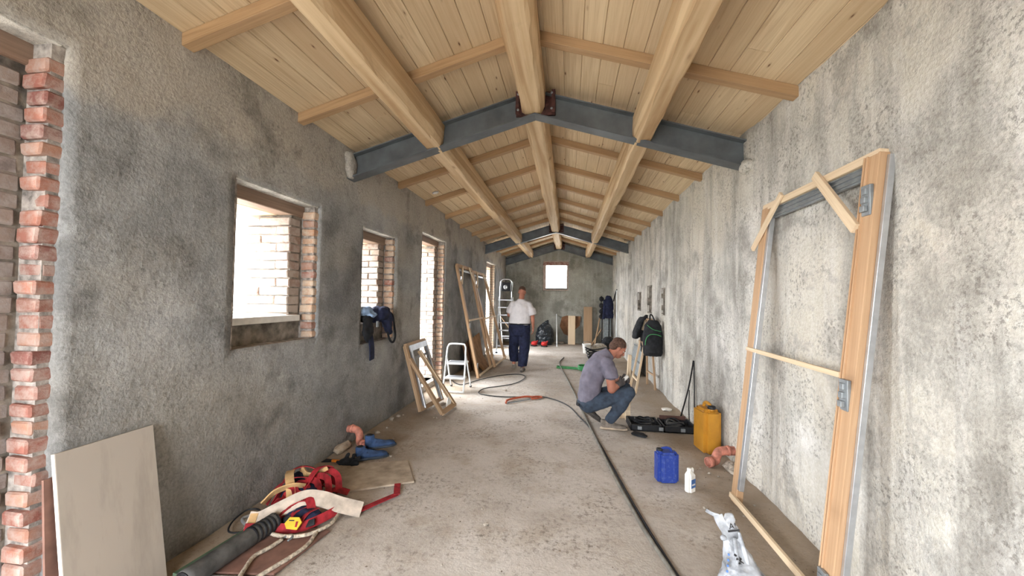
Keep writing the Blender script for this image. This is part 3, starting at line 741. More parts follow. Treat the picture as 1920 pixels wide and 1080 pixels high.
# safety harness
t = thing('safety_harness', 'heap of red webbing safety harness with beige back pad', 'harness', (-1.8, 2.7, 0))
bp = ribbon('back_pad', [(-2.10, 2.41, .075), (-2.03, 2.43, .075), (-1.93, 2.52, .115), (-1.83, 2.60, .15), (-1.72, 2.64, .135), (-1.60, 2.68, .085), (-1.47, 2.74, .03)], (-.25, .72, .66), .105, .014, BEIGE, t)
ribbon('stitch_patch', [(-2.09, 2.41, .086), (-2.045, 2.425, .086)], (-.25, .72, .66), .06, .006, TAN, bp)
ribbon('webbing', [(-1.49, 2.75, .018), (-1.42, 2.88, .016), (-1.33, 3.03, .014)], (1, -.55, 0), .05, .005, RED, t)
ribbon('webbing', [(-1.325, 3.02, .018), (-1.36, 3.10, .016), (-1.40, 3.20, .014)], (1, .4, 0), .05, .005, RED, t)
ribbon('webbing', [(-2.08, 2.36, .05), (-1.95, 2.39, .045), (-1.84, 2.42, .04), (-1.74, 2.46, .04), (-1.66, 2.56, .05), (-1.60, 2.68, .06)], (0, .5, .8), .06, .006, RED, t)
ribbon('webbing', [(-1.93, 2.46, .04), (-1.87, 2.55, .12), (-1.80, 2.60, .15), (-1.74, 2.56, .10), (-1.70, 2.52, .03)], (.4, .8, .2), .055, .006, RED, t)
ribbon('webbing', [(-2.2, 2.70, .02), (-2.17, 2.76, .12), (-2.08, 2.83, .17), (-1.99, 2.90, .14), (-1.93, 2.98, .05)], (.7, -.5, .3), .055, .006, RED, t)
ribbon('webbing', [(-2.02, 2.74, .02), (-1.97, 2.82, .13), (-1.95, 2.93, .21), (-1.90, 3.03, .18), (-1.88, 3.06, .03)], (.8, -.3, .2), .06, .006, RED, t)
ribbon('webbing', [(-2.24, 2.85, .02), (-2.20, 2.93, .15), (-2.12, 2.99, .19), (-2.02, 3.03, .15), (-1.98, 3.08, .02)], (.6, -.7, .2), .055, .006, RED, t)
ribbon('webbing', [(-1.90, 2.92, .03), (-1.80, 2.94, .055), (-1.70, 2.96, .03)], (.2, .9, .1), .06, .006, RED, t)
ribbon('webbing', [(-2.12, 2.66, .02), (-2.06, 2.72, .09), (-1.97, 2.76, .08), (-1.9, 2.78, .02)], (.5, .6, .5), .06, .006, RED, t)
ribbon('padded_strap', [(-2.17, 2.62, .07), (-2.12, 2.68, .13), (-2.03, 2.74, .155), (-1.97, 2.80, .13)], (.35, -.5, .75), .060, .010, TAN, t)
ribbon('padded_strap', [(-2.16, 2.90, .19), (-2.12, 2.83, .19), (-2.05, 2.75, .15), (-2.0, 2.70, .05)], (.7, .5, .1), .060, .010, TAN, t)
ribbon('padded_strap', [(-2.13, 2.98, .17), (-2.05, 2.93, .145), (-1.98, 2.93, .15), (-1.90, 2.99, .18)], (0, .4, .9), .060, .012, TAN, t)
for k_ in range(5):
    a_ = k_ * 1.3; c_ = V((-2.06 + .05 * k_, 2.72 + .06 * k_, .03))
    ribbon('webbing', [c_ + V((-.09, -.02, 0)), c_ + V((-.04, .02 * math.cos(a_), .10 + .01 * k_)), c_ + V((.04, .03, .11)), c_ + V((.09, .02 * math.sin(a_), .0))], (.2 + .1 * k_, .9, .3), .05, .005, RED, t)
for k_ in range(3): ribbon('webbing', [(-1.95 + .09 * k_, 2.43, .03), (-1.92 + .09 * k_, 2.50, .10), (-1.88 + .09 * k_, 2.57, .11)], (.9, -.3, .3), .05, .005, RED, t)
blob('strap_bundle', [('e', (-2.03, 2.86, .06), (.15, .13, .07)), ('e', (-1.80, 2.56, .05), (.12, .09, .06)), ('e', (-2.12, 2.94, .07), (.09, .09, .09))], NAVY, t, .014, 2, .012, 18)
tg = V((-1.775, 2.425, .075)); bm = bmesh.new()
hexp = [(-.055, 0), (-.03, .036), (.03, .036), (.055, .008), (.035, -.036), (-.035, -.030)]
va = [bm.verts.new((x, y, 0)) for x, y in hexp]; vb = [bm.verts.new((x, y, .012)) for x, y in hexp]
bm.faces.new(va[::-1]); bm.faces.new(vb)
for k in range(6): bm.faces.new((va[k], va[(k + 1) % 6], vb[(k + 1) % 6], vb[k]))
mwt = Matrix.Translation(tg) @ Matrix.Rotation(.15, 4, 'Z') @ Matrix.Rotation(math.radians(58), 4, 'X')
tgo = bmobj('yellow_tag', bm, YELLOW, t, False, mwt)
box('tag_slot', (-.03, .014, .011), (.005, .020, .0135), INK, tgo, 0, mwt); box('tag_slot', (.018, -.02, .011), (.032, .012, .0135), RED, tgo, 0, mwt)
for c in ((-1.86, 2.47, .07), (-1.70, 2.49, .05)): box('buckle', (-.03, -.02, -.006), (.03, .02, .006), BLACKP, t, .003, Matrix.Translation(c) @ Matrix.Rotation(.9, 4, 'X') @ Matrix.Rotation(.4, 4, 'Z'))
t = thing('lanyard_rope', 'dirty white lanyard rope looped in front of the harness', 'rope', (-1.75, 2.3, 0))
tube('rope', [(-2.02, 2.53, .03), (-1.93, 2.40, .025), (-1.80, 2.36, .03), (-1.66, 2.40, .03), (-1.585, 2.53, .03), (-1.60, 2.66, .03)], .012, ROPE, t, 8)
tube('rope', [(-1.78, 2.33, .03), (-1.80, 2.25, .026), (-1.83, 2.16, .026), (-1.80, 2.06, .026), (-1.76, 1.96, .026)], .012, ROPE, t, 8)
tube('rope', [(-1.62, 2.44, .025), (-1.60, 2.32, .02), (-1.62, 2.20, .02), (-1.66, 2.08, .02), (-1.70, 1.95, .02)], .012, ROPE, t, 8)
tube('steel_hook', [(-1.79, 2.33, .03), (-1.76, 2.37, .035), (-1.73, 2.36, .035), (-1.735, 2.32, .03)], .007, ALUG, t, 8)
tag(tube('wire_ring', [(-2.25, 2.45, .03), (-2.19, 2.36, .02), (-2.10, 2.38, .02), (-2.09, 2.50, .03), (-2.16, 2.58, .05), (-2.24, 2.56, .05)], .006, BLACKM, None, 6, 8, True), 'thin wire ring lying against the grey wall left of the harness', 'wire ring')
tag(tube('steel_carabiner', [(-2.13, 2.52, .06), (-2.17, 2.45, .06), (-2.12, 2.41, .05), (-2.05, 2.40, .05)], .010, ALU, None, 8), 'pale bent steel hook lying between wire ring and harness', 'hook')
# shoes and tools by the drain
def shoe(parent, name, heel, ang, L, mat, solem, h=.10, tilt=0):
    mw = Matrix.Translation(V(heel)) @ Matrix.Rotation(ang, 4, 'Z') @ Matrix.Rotation(-tilt, 4, 'Y')
    k = L / .29
    up = [('l', [((.03 * k, 0, .035), (0, .030 * k, 0), (0, 0, .025)), ((.05 * k, 0, .05), (0, .036 * k, 0), (.0, 0, .04)), ((.12 * k, 0, .045), (0, .038 * k, 0), (0, 0, .035)), ((.20 * k, 0, .038), (0, .045 * k, 0), (0, 0, .028)), ((.25 * k, 0, .036), (0, .045 * k, 0), (0, 0, .026)), ((.278 * k, 0, .032), (0, .034 * k, 0), (0, 0, .018)), ((.29 * k, 0, .028), (0, .018 * k, 0), (0, 0, .01))]),
          ('l', [((.055 * k, 0, .04), (.045 * k, 0, 0), (0, .034 * k, 0)), ((.052 * k, 0, h), (.044 * k, 0, 0), (0, .034 * k, 0))]),
          ('c', (.10 * k, 0, .075), .028, (.19 * k, 0, .05), .022)]
    u = blob(name, up, mat, parent, .008, 2, 0, 8, mw)
    so = [('l', [((0.0, 0, .008), (0, .022 * k, 0), (0, 0, .010)), ((.03 * k, 0, .012), (0, .041 * k, 0), (0, 0, .018)), ((.13 * k, 0, .014), (0, .041 * k, 0), (0, 0, .018)), ((.21 * k, 0, .014), (0, .052 * k, 0), (0, 0, .018)), ((.27 * k, 0, .014), (0, .046 * k, 0), (0, 0, .017)), ((.302 * k, 0, .014), (0, .022 * k, 0), (0, 0, .014))])]
    s = blob('sole', so, solem, u, .007, 1, 0, 8, mw)
    return u, mw
for k, (hl, an, lb) in enumerate((((-2.015, 3.59, .0), math.radians(34), 'navy blue work shoe nearer the viewer beside the pink drain'), ((-2.0, 3.74, .045), math.radians(40), 'navy blue work shoe farther from the viewer beside the pink drain'))):
    t = thing('work_shoe', lb, 'shoe', hl, 'pair of blue work shoes')
    u, mw = shoe(t, 'upper', hl, an, .31, BLUESH, SOLE, .145 if k else .13)
    lathe('ankle_opening', [(.03, 0), (.028, .004)], mw @ V((.053, 0, (.146 if k else .131))), BLACKC, t, 16)  # dark disc for the shade down inside the shoe collar
    for q in range(3): tube('lace', [mw @ V((.115 + q * .025, -.03, .072 - q * .008)), mw @ V((.118 + q * .025, 0, .098 - q * .009)), mw @ V((.115 + q * .025, .03, .072 - q * .008))], .003, NAVY, t, 6)
t = thing('work_glove', 'crumpled dark grey work glove lying on the brown board edge', 'glove', (-2.02, 3.49, 0))
blob('palm', [('e', (-2.02, 3.49, .03), (.09, .05, .03)), ('c', (-2.06, 3.51, .04), .02, (-2.04, 3.53, .085), .014), ('c', (-1.99, 3.51, .045), .018, (-1.99, 3.54, .08), .014), ('c', (-1.96, 3.49, .04), .02, (-1.93, 3.53, .065), .015), ('c', (-1.96, 3.46, .03), .02, (-1.92, 3.48, .03), .016), ('c', (-2.08, 3.46, .025), .018, (-2.12, 3.48, .03), .014)], BLACKC, t, .008, 2, .006, 22)
t = thing('scraper', 'dark bladed scraper with an orange handle beside the glove', 'tool', (-2.2, 3.52, 0))
bar('handle', (-2.20, 3.52, .02), (-2.09, 3.51, .022), .028, .024, ORANGE, t, bev=.008)
mesh('blade', [(-2.20, 3.505, .012), (-2.20, 3.54, .012), (-2.29, 3.57, .008), (-2.29, 3.49, .008), (-2.20, 3.505, .022), (-2.20, 3.54, .022), (-2.29, 3.57, .012), (-2.29, 3.49, .012)], [(0, 1, 2, 3), (7, 6, 5, 4), (0, 4, 5, 1), (1, 5, 6, 2), (2, 6, 7, 3), (3, 7, 4, 0)], BLACKM, t)
# ------------------------------------------------------------------ small frames leaning on the left wall
def quad_frame(name, label, bl, br, tr, tl, w, d, mat, cat='window frame', low=.0, head=True):
    bl, br, tr, tl = map(V, (bl, br, tr, tl)); nn = (br - bl).cross(tl - bl).normalized()
    t = thing(name, label, cat, (bl + br) / 2)
    bar('stile', bl, tl, w, d, mat, t, nn); bar('stile', br, tr, w, d, mat, t, nn)
    if head: bar('rail', tl, tr, w, d, mat, t, nn)
    bar('rail', bl.lerp(tl, low), br.lerp(tr, low), w, d, mat, t, nn)
    return t, nn
t, nn = quad_frame('window_frame', 'wooden window frame with white aluminium lining leaning under the doorway edge', (-1.965, 5.20, .03), (-1.875, 5.82, .03), (-2.265, 6.06, .90), (-2.265, 5.33, .89), .06, .05, OLDW, low=.03)
bar('aluminium_lining', V((-1.955, 5.27, .05)) + nn * .02, V((-2.248, 5.42, .86)) + nn * .02, .035, .045, ALU, t, nn)
bar('aluminium_lining', V((-2.243, 5.39, .84)) + nn * .03, V((-2.243, 6.03, .85)) + nn * .03, .085, .03, ALU, t, nn)
bar('aluminium_lining', V((-1.885, 5.77, .05)) + nn * .02, V((-2.245, 6.0, .86)) + nn * .02, .025, .045, ALU, t, nn)
bar('aluminium_lining', V((-2.20, 5.42, .70)) + nn * .02, V((-2.20, 5.95, .70)) + nn * .02, .035, .03, ALUG, t, nn)
t, nn = quad_frame('window_frame', 'open-topped pair of weathered wooden bars leaning steeply against the aluminium-lined frame', (-1.635, 5.13, .03), (-1.60, 5.58, .03), (-2.17, 5.62, .79), (-2.17, 5.28, .72), .07, .04, OLDW, low=.02, head=False)
bar('pale_strip', V((-1.66, 5.36, .03)) + nn * .03, V((-1.70, 5.58, .12)) + nn * .03, .07, .012, WHITEM, t, nn)
bar('pale_strip', V((-1.62, 5.545, .05)) + nn * .022, V((-2.15, 5.585, .78)) + nn * .022, .018, .012, PINE, t, nn)
# two step stool
t = thing('step_stool', 'low white two-step folding stool standing by the doorway', 'step stool', (-1.87, 6.65, 0))
fx0, fx1 = -2.055, -1.70
tube('front_frame', [(fx0, 6.42, .012), (fx0 + .005, 6.50, .30), (fx0 + .015, 6.58, .68), (fx0 + .03, 6.60, .755), (fx0 + .07, 6.605, .79), (fx1 - .07, 6.605, .79), (fx1 - .03, 6.60, .755), (fx1 - .015, 6.58, .68), (fx1 - .005, 6.50, .30), (fx1, 6.42, .012)], .014, WHITEM, t, 10, 5)
tube('foot_bar', [(fx0, 6.42, .016), ((fx0 + fx1) / 2, 6.42, .016), (fx1, 6.42, .016)], .014, WHITEM, t, 10)
for fx in (fx0, fx1): tube('rear_leg', [(fx + (.01 if fx < -1.9 else -.01), 6.56, .62), (fx, 6.75, .28), (fx, 6.91, .012)], .012, WHITEM, t, 10)
for z, y, d in ((.235, 6.50, .22), (.47, 6.585, .26)): 
    s_ = box('step_tread', (fx0 + .012, y - .06, z - .02), (fx1 - .012, y + d - .06, z + .012), WHITEM, t, .008)
    box('tread_mat', (fx0 + .03, y - .045, z + .010), (fx1 - .03, y + d - .08, z + .016), ALU, s_, .003)
for fx in (fx0, fx1): box('foot_cap', (fx - .018, 6.895, .0), (fx + .018, 6.93, .03), BLACKP, t, .006)
# big frames leaning on the left wall
def big_frame(label, y0, y1, x0, topx, zt):
    t = thing('door_frame', label, 'door frame', ((x0 + .1), (y0 + y1) / 2, 0), 'door frames leaning on the grey wall')
    b0, b1 = V((x0, y0, .0)), V((x0 + .02, y1, .0)); t0, t1 = V((topx, y0 + .08, zt)), V((topx, y1 + .08, zt)); nn = V((.97, 0, .24))
    bar('stile', b0, t0, .10, .05, FRAMEW, t, nn); bar('stile', b1, t1, .10, .05, FRAMEW, t, nn)
    bar('head_rail', t0, t1, .07, .05, FRAMEW, t, nn)
    bar('head_track', t0.lerp(b0, .04) + nn * .012, t1.lerp(b1, .04) + nn * .012, .04, .02, ALU, t, nn)
    bar('cross_batten', b0.lerp(t0, .5) + nn * .04, b1.lerp(t1, .5) + nn * .04, .035, .022, PINE, t, nn)
    bar('bottom_batten', b0.lerp(t0, .02) + nn * .04, b1.lerp(t1, .02) + nn * .04, .04, .022, PINE, t, nn)
    for (p, q, e, f) in ((b0, t0, t1, 1), (b1, t1, t0, 1)):
        bar('corner_brace', t0.lerp(t1, .28) + nn * .04 if p is b0 else t0.lerp(t1, .72) + nn * .04, q.lerp(p, .17) + nn * .04, .05, .022, PINE, t, nn)
    for u in (.13, .55, .9): box('hinge', (-.004, -.03, -.06), (.008, .03, .06), ALU, t, .003, Matrix.Translation(b0.lerp(t0, 1 - u) + nn * .028))
    return t
big_frame('wooden door frame on the grey wall, nearer one of two side by side', 7.72, 8.90, -1.745, -2.255, 2.24)
big_frame('wooden door frame on the grey wall, farther one of two side by side', 9.02, 10.36, -1.655, -2.255, 2.20)
# cardboard sheets behind them
t = thing('cardboard_box', 'opened brown cardboard box leaning behind the door frames', 'box', (-2.05, 8.9, 0))
for nm, q, m in (('panel', [(-1.98, 8.35, .0), (-1.95, 9.25, .0), (-2.20, 9.75, .72), (-2.22, 8.75, .62)], KRAFT), ('inner_panel', [(-2.06, 8.2, 0), (-2.06, 8.95, 0), (-2.25, 8.75, .60), (-2.25, 8.35, .55)], BROWNC), ('flap', [(-1.82, 8.5, .0), (-1.80, 9.1, .0), (-1.97, 9.2, .22), (-1.99, 8.4, .22)], KRAFT)):
    q = [V(p) for p in q]; n_ = (q[1] - q[0]).cross(q[3] - q[0]).normalized() * .008
    mesh(nm, q + [p - n_ for p in q], [(0, 1, 2, 3), (7, 6, 5, 4), (0, 4, 5, 1), (1, 5, 6, 2), (2, 6, 7, 3), (3, 7, 4, 0)], m, t)
# aluminium ladder
t = thing('step_ladder', 'tall aluminium step ladder standing open by the far doorway', 'ladder', (-1.95, 11.6, 0))
lx0, lx1, ly0, ly1 = -2.03, -1.62, 11.25, 11.62
def lad(x, z): return V((x, ly0 + (ly1 - ly0) * z / 2.14, z))
for x in (lx0, lx1): bar('rail', lad(x, 0), lad(x + (.03 if x < -1.9 else -.03), 1.62), .03, .06, ALU, t, (0, 1, 0))
tube('top_hoop', [lad(lx0 + .03, 1.55), lad(lx0 + .03, 2.02), lad(lx0 + .06, 2.11), lad(lx0 + .12, 2.15), lad(lx1 - .12, 2.15), lad(lx1 - .06, 2.11), lad(lx1 - .03, 2.02), lad(lx1 - .03, 1.55)], .017, ALU, t, 10, 5)
for k in range(7): p, q = lad(lx0, .22 + k * .22), lad(lx1, .22 + k * .22); bar('tread', p + V((0, -.02, 0)), q + V((0, -.02, 0)), .09, .03, ALU, t)
box('tool_tray', (lx0 + .07, 11.52, 1.80), (lx1 - .07, 11.60, 2.06), BLACKP, t, .01)
lathe('tray_ring', [(.05, 0), (.065, .01), (.05, .02)], (-1.83, 11.515, 1.92), ALU, t, 16, (0, -1, 0))
for x in (lx0, lx1): bar('rear_leg', (x, 12.35, 0), (x, 11.58, 1.62), .03, .03, ALU, t, (0, 1, 0))
bar('rear_brace', (lx0, 12.15, .42), (lx1, 12.15, .42), .02, .03, ALU, t); bar('rear_brace', (lx0, 11.85, 1.05), (lx1, 12.15, .42), .02, .02, OLDW, t)
for x in (lx0, lx1): box('foot', (x - .03, 11.22, 0), (x + .03, 11.30, .05), BLACKP, t, .006)
tag(prism('white_sheet', [(-2.2, 11.0), (-1.45, 11.05), (-1.5, 11.9), (-2.2, 11.9)], -.002, .008, WHITEM, None, .001), 'white sheet lying flat under the aluminium ladder', 'sheet')
# bag and jacket hanging from the second window
t = thing('shoulder_bag', 'dark navy bag with hanging straps draped over the second window sill', 'bag', (XL + .02, 4.5, 1.2))
blob('bag_body', [('e', (XL - .02, 4.60, 1.36), (.07, .17, .10)), ('e', (XL + .05, 4.74, 1.28), (.05, .10, .13)), ('e', (XL + .045, 4.64, 1.38), (.06, .13, .08)), ('c', (XL + .05, 4.72, 1.22), .05, (XL + .05, 4.82, 1.12), .03)], NAVY, t, .012, 2, .014, 14)
blob('flap', [('e', (XL + .035, 4.28, 1.20), (.035, .10, .15)), ('e', (XL - .02, 4.34, 1.32), (.06, .10, .05))], BLACKC, t, .012, 2, .012, 14)
ribbon('strap', [(XL + .04, 4.31, 1.18), (XL + .05, 4.34, 1.04), (XL + .045, 4.37, .93), (XL + .04, 4.38, .84)], (0, 1, .1), .10, .012, NAVY, t)
tube('strap_loop', [(XL + .06, 4.72, 1.40), (XL + .06, 4.86, 1.34), (XL + .05, 4.95, 1.18), (XL + .05, 4.98, 1.06), (XL + .05, 4.92, .99), (XL + .05, 4.82, 1.03), (XL + .05, 4.74, 1.16)], .014, BLACKC, t, 8)
box('buckle', (XL + .07, 4.40, 1.22), (XL + .085, 4.45, 1.29), ALUG, t, .004)
tag(blob('blue_cloth', [('e', (XL - .03, 4.34, 1.41), (.06, .13, .05)), ('e', (XL + .01, 4.40, 1.36), (.05, .10, .03))], PALEB, None, .012, 2, .012, 16), 'pale blue cloth lying on the second window sill above the bag', 'cloth')
# ------------------------------------------------------------------ right side, middle distance
t = thing('trestle', 'folded wooden trestle of thin pale legs leaning at the pale wall', 'trestle', (1.35, 7.4, 0))
tp = [V((1.40, 7.25, 1.25)), V((1.40, 7.62, 1.24))]
bar('leg', (1.155, 7.03, 0), (1.41, 7.28, 1.26), .035, .03, PINE, t, (0, 1, 0)); bar('leg', (1.15, 7.55, 0), (1.41, 7.62, 1.25), .035, .03, PINE, t, (0, 1, 0))
bar('leg', (1.545, 7.35, 0), (1.44, 7.28, 1.24), .035, .03, OLDW, t, (0, 1, 0)); bar('leg', (1.50, 7.85, 0), (1.44, 7.62, 1.23), .035, .03, OLDW, t, (0, 1, 0))
bar('top_bar', (1.42, 7.18, 1.255), (1.42, 7.72, 1.25), .08, .03, OLDW, t)
bar('crosspiece', (1.20, 7.08, .20), (1.195, 7.54, .20), .03, .03, PINE, t); bar('crosspiece', (1.53, 7.36, .25), (1.50, 7.80, .25), .03, .03, OLDW, t)
bar('crosspiece', (1.32, 7.2, .80), (1.31, 7.58, .80), .12, .02, OLDW, t, (1, 0, .2))
t = thing('backpack', 'black backpack with green piping hanging from the trestle top', 'backpack', (1.47, 7.08, .65))
mwb = Matrix.Translation((1.435, 7.05, .94)) @ Matrix.Rotation(math.radians(-8), 4, 'Z') @ Matrix.Diagonal((.98, 1.0, 1.1, 1))
def PB(x, y, z): return mwb @ V((x, y, z))
blob('pack_body', [('l', [((0, 0, -.27), (.14, 0, 0), (0, .07, 0)), ((0, 0, -.22), (.165, 0, 0), (0, .09, 0)), ((0, 0, .05), (.165, 0, 0), (0, .09, 0)), ((.0, 0, .20), (.14, 0, 0), (0, .08, 0)), ((.0, 0, .28), (.08, 0, 0), (0, .05, 0))]), ('l', [((0, -.07, -.22), (.12, 0, 0), (0, .055, 0)), ((0, -.07, .0), (.12, 0, 0), (0, .055, 0)), ((0, -.06, .07), (.09, 0, 0), (0, .04, 0))])], BLACKC, t, .012, 3, .006, 12, mwb)
tube('green_piping', [PB(-.13, -.085, -.10), PB(-.11, -.118, .01), PB(-.05, -.128, .065), PB(.05, -.128, .07), PB(.13, -.10, .045)], .006, GREEN, t, 6)
tube('green_piping', [PB(-.10, -.078, .21), PB(0, -.092, .145), PB(.13, -.085, .115)], .005, GREEN, t, 6)
tube('grab_handle', [PB(-.05, .0, .26), PB(-.04, .06, .36), PB(.0, .10, .345), PB(.03, .05, .27)], .012, BLACKC, t, 8)
ribbon('shoulder_strap', [PB(-.10, .08, .22), PB(-.14, .13, .0), PB(-.12, .10, -.22)], (1, 0, 0), .05, .012, BLACKC, t)
t = thing('jacket', 'dark grey jacket draped over the left side of the trestle top', 'jacket', (1.33, 7.6, .8))
blob('cloth', [('l', [((1.38, 7.50, 1.285), (.08, 0, 0), (0, .16, 0)), ((1.31, 7.50, 1.22), (.06, 0, .02), (0, .18, 0)), ((1.245, 7.50, 1.03), (.055, 0, 0), (0, .18, 0)), ((1.22, 7.50, .90), (.05, 0, 0), (0, .15, 0))]), ('c', (1.34, 7.42, 1.0), .05, (1.33, 7.30, .70), .045)], BLACKC, t, .014, 2, .012, 12)
tube('collar', [(1.36, 7.45, 1.28), (1.40, 7.48, 1.31), (1.44, 7.56, 1.30), (1.42, 7.64, 1.28)], .018, BLACKC, t, 8)
t = thing('metal_sheet', 'pale grey metal sheet with tubular rims leaning behind the trestle', 'sheet', (1.5, 9.0, 0))
q = [V((1.43, 8.55, .01)), V((1.43, 9.7, .01)), V((1.575, 9.75, .55)), V((1.575, 8.6, .60))]; n_ = V((.02, 0, -.004))
mesh('panel', q + [p + n_ for p in q], [(0, 1, 2, 3), (7, 6, 5, 4), (0, 4, 5, 1), (1, 5, 6, 2), (2, 6, 7, 3), (3, 7, 4, 0)], PANELG, t)
tube('rim', [q[3], q[2]], .022, ALUG, t, 10, 2); tube('rim', [q[0].lerp(q[3], .45) - V((.01, 0, 0)), q[1].lerp(q[2], .45) - V((.01, 0, 0))], .018, ALUG, t, 10, 2)
# bent iron rod
t = thing('iron_rod', 'bent dark iron rods forming a tall triangle against the pale wall', 'rod', (1.54, 5.4, 0))
tube('rod', [(1.515, 5.66, .0), (1.575, 5.50, .45), (1.60, 5.385, .82)], .010, BLACKM, t, 8, 4)
tube('rod', [(1.605, 5.385, .82), (1.595, 5.33, .5), (1.585, 5.28, .0)], .007, BLACKM, t, 8, 4)
tube('rod', [(1.585, 5.50, .42), (1.555, 5.42, .2), (1.535, 5.30, .0)], .006, BLACKM, t, 8, 4)
# open tool case
t = thing('tool_case', 'open black plastic tool case full of tangled cables on the floor', 'tool case', (1.15, 5.2, 0))
def tray(x0, x1, y0, y1, rot, c):
    mw = Matrix.Translation(c) @ Matrix.Rotation(rot, 4, 'Z'); h = .075
    bm = bmesh.new()
    for lo, hi in (((x0, y0, 0), (x1, y1, .015)), ((x0, y0, 0), (x1, y0 + .02, h)), ((x0, y1 - .02, 0), (x1, y1, h)), ((x0, y0, 0), (x0 + .02, y1, h)), ((x1 - .02, y0, 0), (x1, y1, h)), ((x0 + .12, y0, 0), (x0 + .135, y1, h * .7))): bmbox(bm, lo, hi, .004)
    return bmobj('case_half', bm, BLACKP, t, False, mw)
tray(0, .37, 0, .36, .02, (.77, 5.02, 0)); tray(0, .38, 0, .36, -.0, (1.155, 5.02, 0))
for k in range(3): box('latch', (.85 + k * .25, 5.0, .02), (.90 + k * .25, 5.022, .06), ALUG, t, .004)
rnd = random.Random(4)
for k in range(7):
    c = V((.96, 5.2, .06)) if k < 5 else V((1.32, 5.2, .055))
    pts = [c + V((.13 * math.cos(a * 1.26 + k) * rnd.uniform(.6, 1), .12 * math.sin(a * 1.26 + k) * rnd.uniform(.6, 1), rnd.uniform(-.01, .05))) for a in range(5)]
    tube('cable', pts, .010, BLACKP if k % 3 else RUBBER, t, 6, 6, True)
blob('power_tool', [('c', (1.25, 5.16, .05), .035, (1.42, 5.22, .055), .03), ('c', (1.30, 5.18, .05), .025, (1.27, 5.30, .05), .022)], RUBBER, t, .01, 2)
bar('tray_lid', (1.18, 5.37, .085), (1.50, 5.37, .085), .02, .05, flat('rusty_lid', '5a4038', .8), t)
tag(prism('black_pad', [(.75, 4.88), (.80, 4.95), (.90, 4.90), (.93, 4.81), (.90, 4.77), (.81, 4.81)], 0, .022, BLACKP, None, .006), 'flat black rubber pad on the floor in front of the tool case', 'pad')
tag(rock('plaster_scrap', (1.43, 6.05, .012), (.08, .07, .018), WHITEP, 17), 'crumpled white paper scrap near the pale wall behind the tool case', 'scrap')
# ------------------------------------------------------------------ far end
t = thing('bin_bag', 'big tied black bin bag standing against the gable wall', 'bin bag', (-.8, 13.9, 0))
blob('sack', [('l', [((-.80, 13.92, .0), (.24, 0, 0), (0, .2, 0)), ((-.80, 13.92, .10), (.31, 0, 0), (0, .26, 0)), ((-.80, 13.92, .40), (.31, 0, 0), (0, .27, 0)), ((-.79, 13.92, .60), (.24, 0, 0), (0, .20, 0)), ((-.78, 13.92, .72), (.10, 0, 0), (0, .08, 0)), ((-.76, 13.92, .77), (.05, 0, 0), (0, .04, 0))])], BINBAG, t, .02, 2, .03, 9)
blob('knot', [('e', (-.74, 13.92, .78), (.08, .05, .05)), ('e', (-.70, 13.92, .83), (.04, .03, .03))], BINBAG, t, .012, 2, .01, 20)
for k, (c, lb) in enumerate((((-1.12, 13.35, .0), 'red power tool on the floor, left of the two by the bin bag'), ((-.78, 13.3, .0), 'red power tool on the floor, right of the two by the bin bag'))):
    t = thing('power_tool', lb, 'power tool', c, 'red tools by the bin bag')
    blob('housing', [('e', V(c) + V((0, 0, .09)), (.11, .10, .085)), ('c', V(c) + V((.05, 0, .1)), .05, V(c) + V((.10, .1, .16)), .03)], REDP, t, .014, 2)
    lathe('base', [(.11, 0), (.11, .03), (.07, .035)], c, BLACKP, t, 20)
tag(bar('white_pole', (-.36, 13.35, 0), (-.42, 14.5, 1.05), .03, .03, WHITEM, None), 'thin white pole leaning beside the bin bag', 'pole')
tag(rock('rubble_heap', (-.30, 14.36, .03), (.20, .12, .05), RUBBLE, 5), 'low heap of rubble at the foot of the gable wall', 'rubble')
def plank_lean(label, bl, w, h, mat, cat='plank', th=.03):
    o = bar('leaning_plank', V(bl), V((bl[0], 14.43, h)), w, th, mat, None, (0, -1, 0)); return tag(o, label, cat)
plank_lean('pale pine plank leaning on the gable wall in front of torn cardboard', (.13, 14.15, .0), .25, 1.0, PINE)
plank_lean('taller grey-brown plank leaning on the gable wall', (.70, 14.28, .0), .30, 1.33, OLDW)
tag(mesh('torn_cardboard', [(-.30, 14.48, .62), (-.22, 14.49, .95), (-.05, 14.50, 1.0), (.45, 14.50, .98), (.42, 14.49, .65), (.2, 14.47, .45), (.05, 14.46, .25), (-.15, 14.47, .35)] + [(x, y + .012, z) for x, y, z in [(-.30, 14.48, .62), (-.22, 14.49, .95), (-.05, 14.50, 1.0), (.45, 14.50, .98), (.42, 14.49, .65), (.2, 14.47, .45), (.05, 14.46, .25), (-.15, 14.47, .35)]], [tuple(range(8)), tuple(range(15, 7, -1))] + [(k, (k + 1) % 8, 8 + (k + 1) % 8, 8 + k) for k in range(8)], BROWNC), 'torn brown cardboard sheet behind the pale pine plank', 'cardboard')
t = thing('hand_truck', 'dark metal hand truck standing upright by the far right corner', 'hand truck', (1.27, 13.7, 0))
for x in (1.14, 1.37): tube('upright', [(x, 13.75, 0), (x, 13.72, .8), (x, 13.70, 1.45)], .022, BLACKM, t, 8, 3)
for z in (.25, .55, .85, 1.15): bar('crossbar', (1.14, 13.73, z), (1.37, 13.73, z), .03, .03, ALUG, t)
bar('toe_plate', (1.10, 13.62, .015), (1.41, 13.62, .015), .22, .02, BLACKM, t)
t = thing('jacket', 'navy jacket hanging from the hand truck in the far corner', 'jacket', (1.34, 13.6, .9))
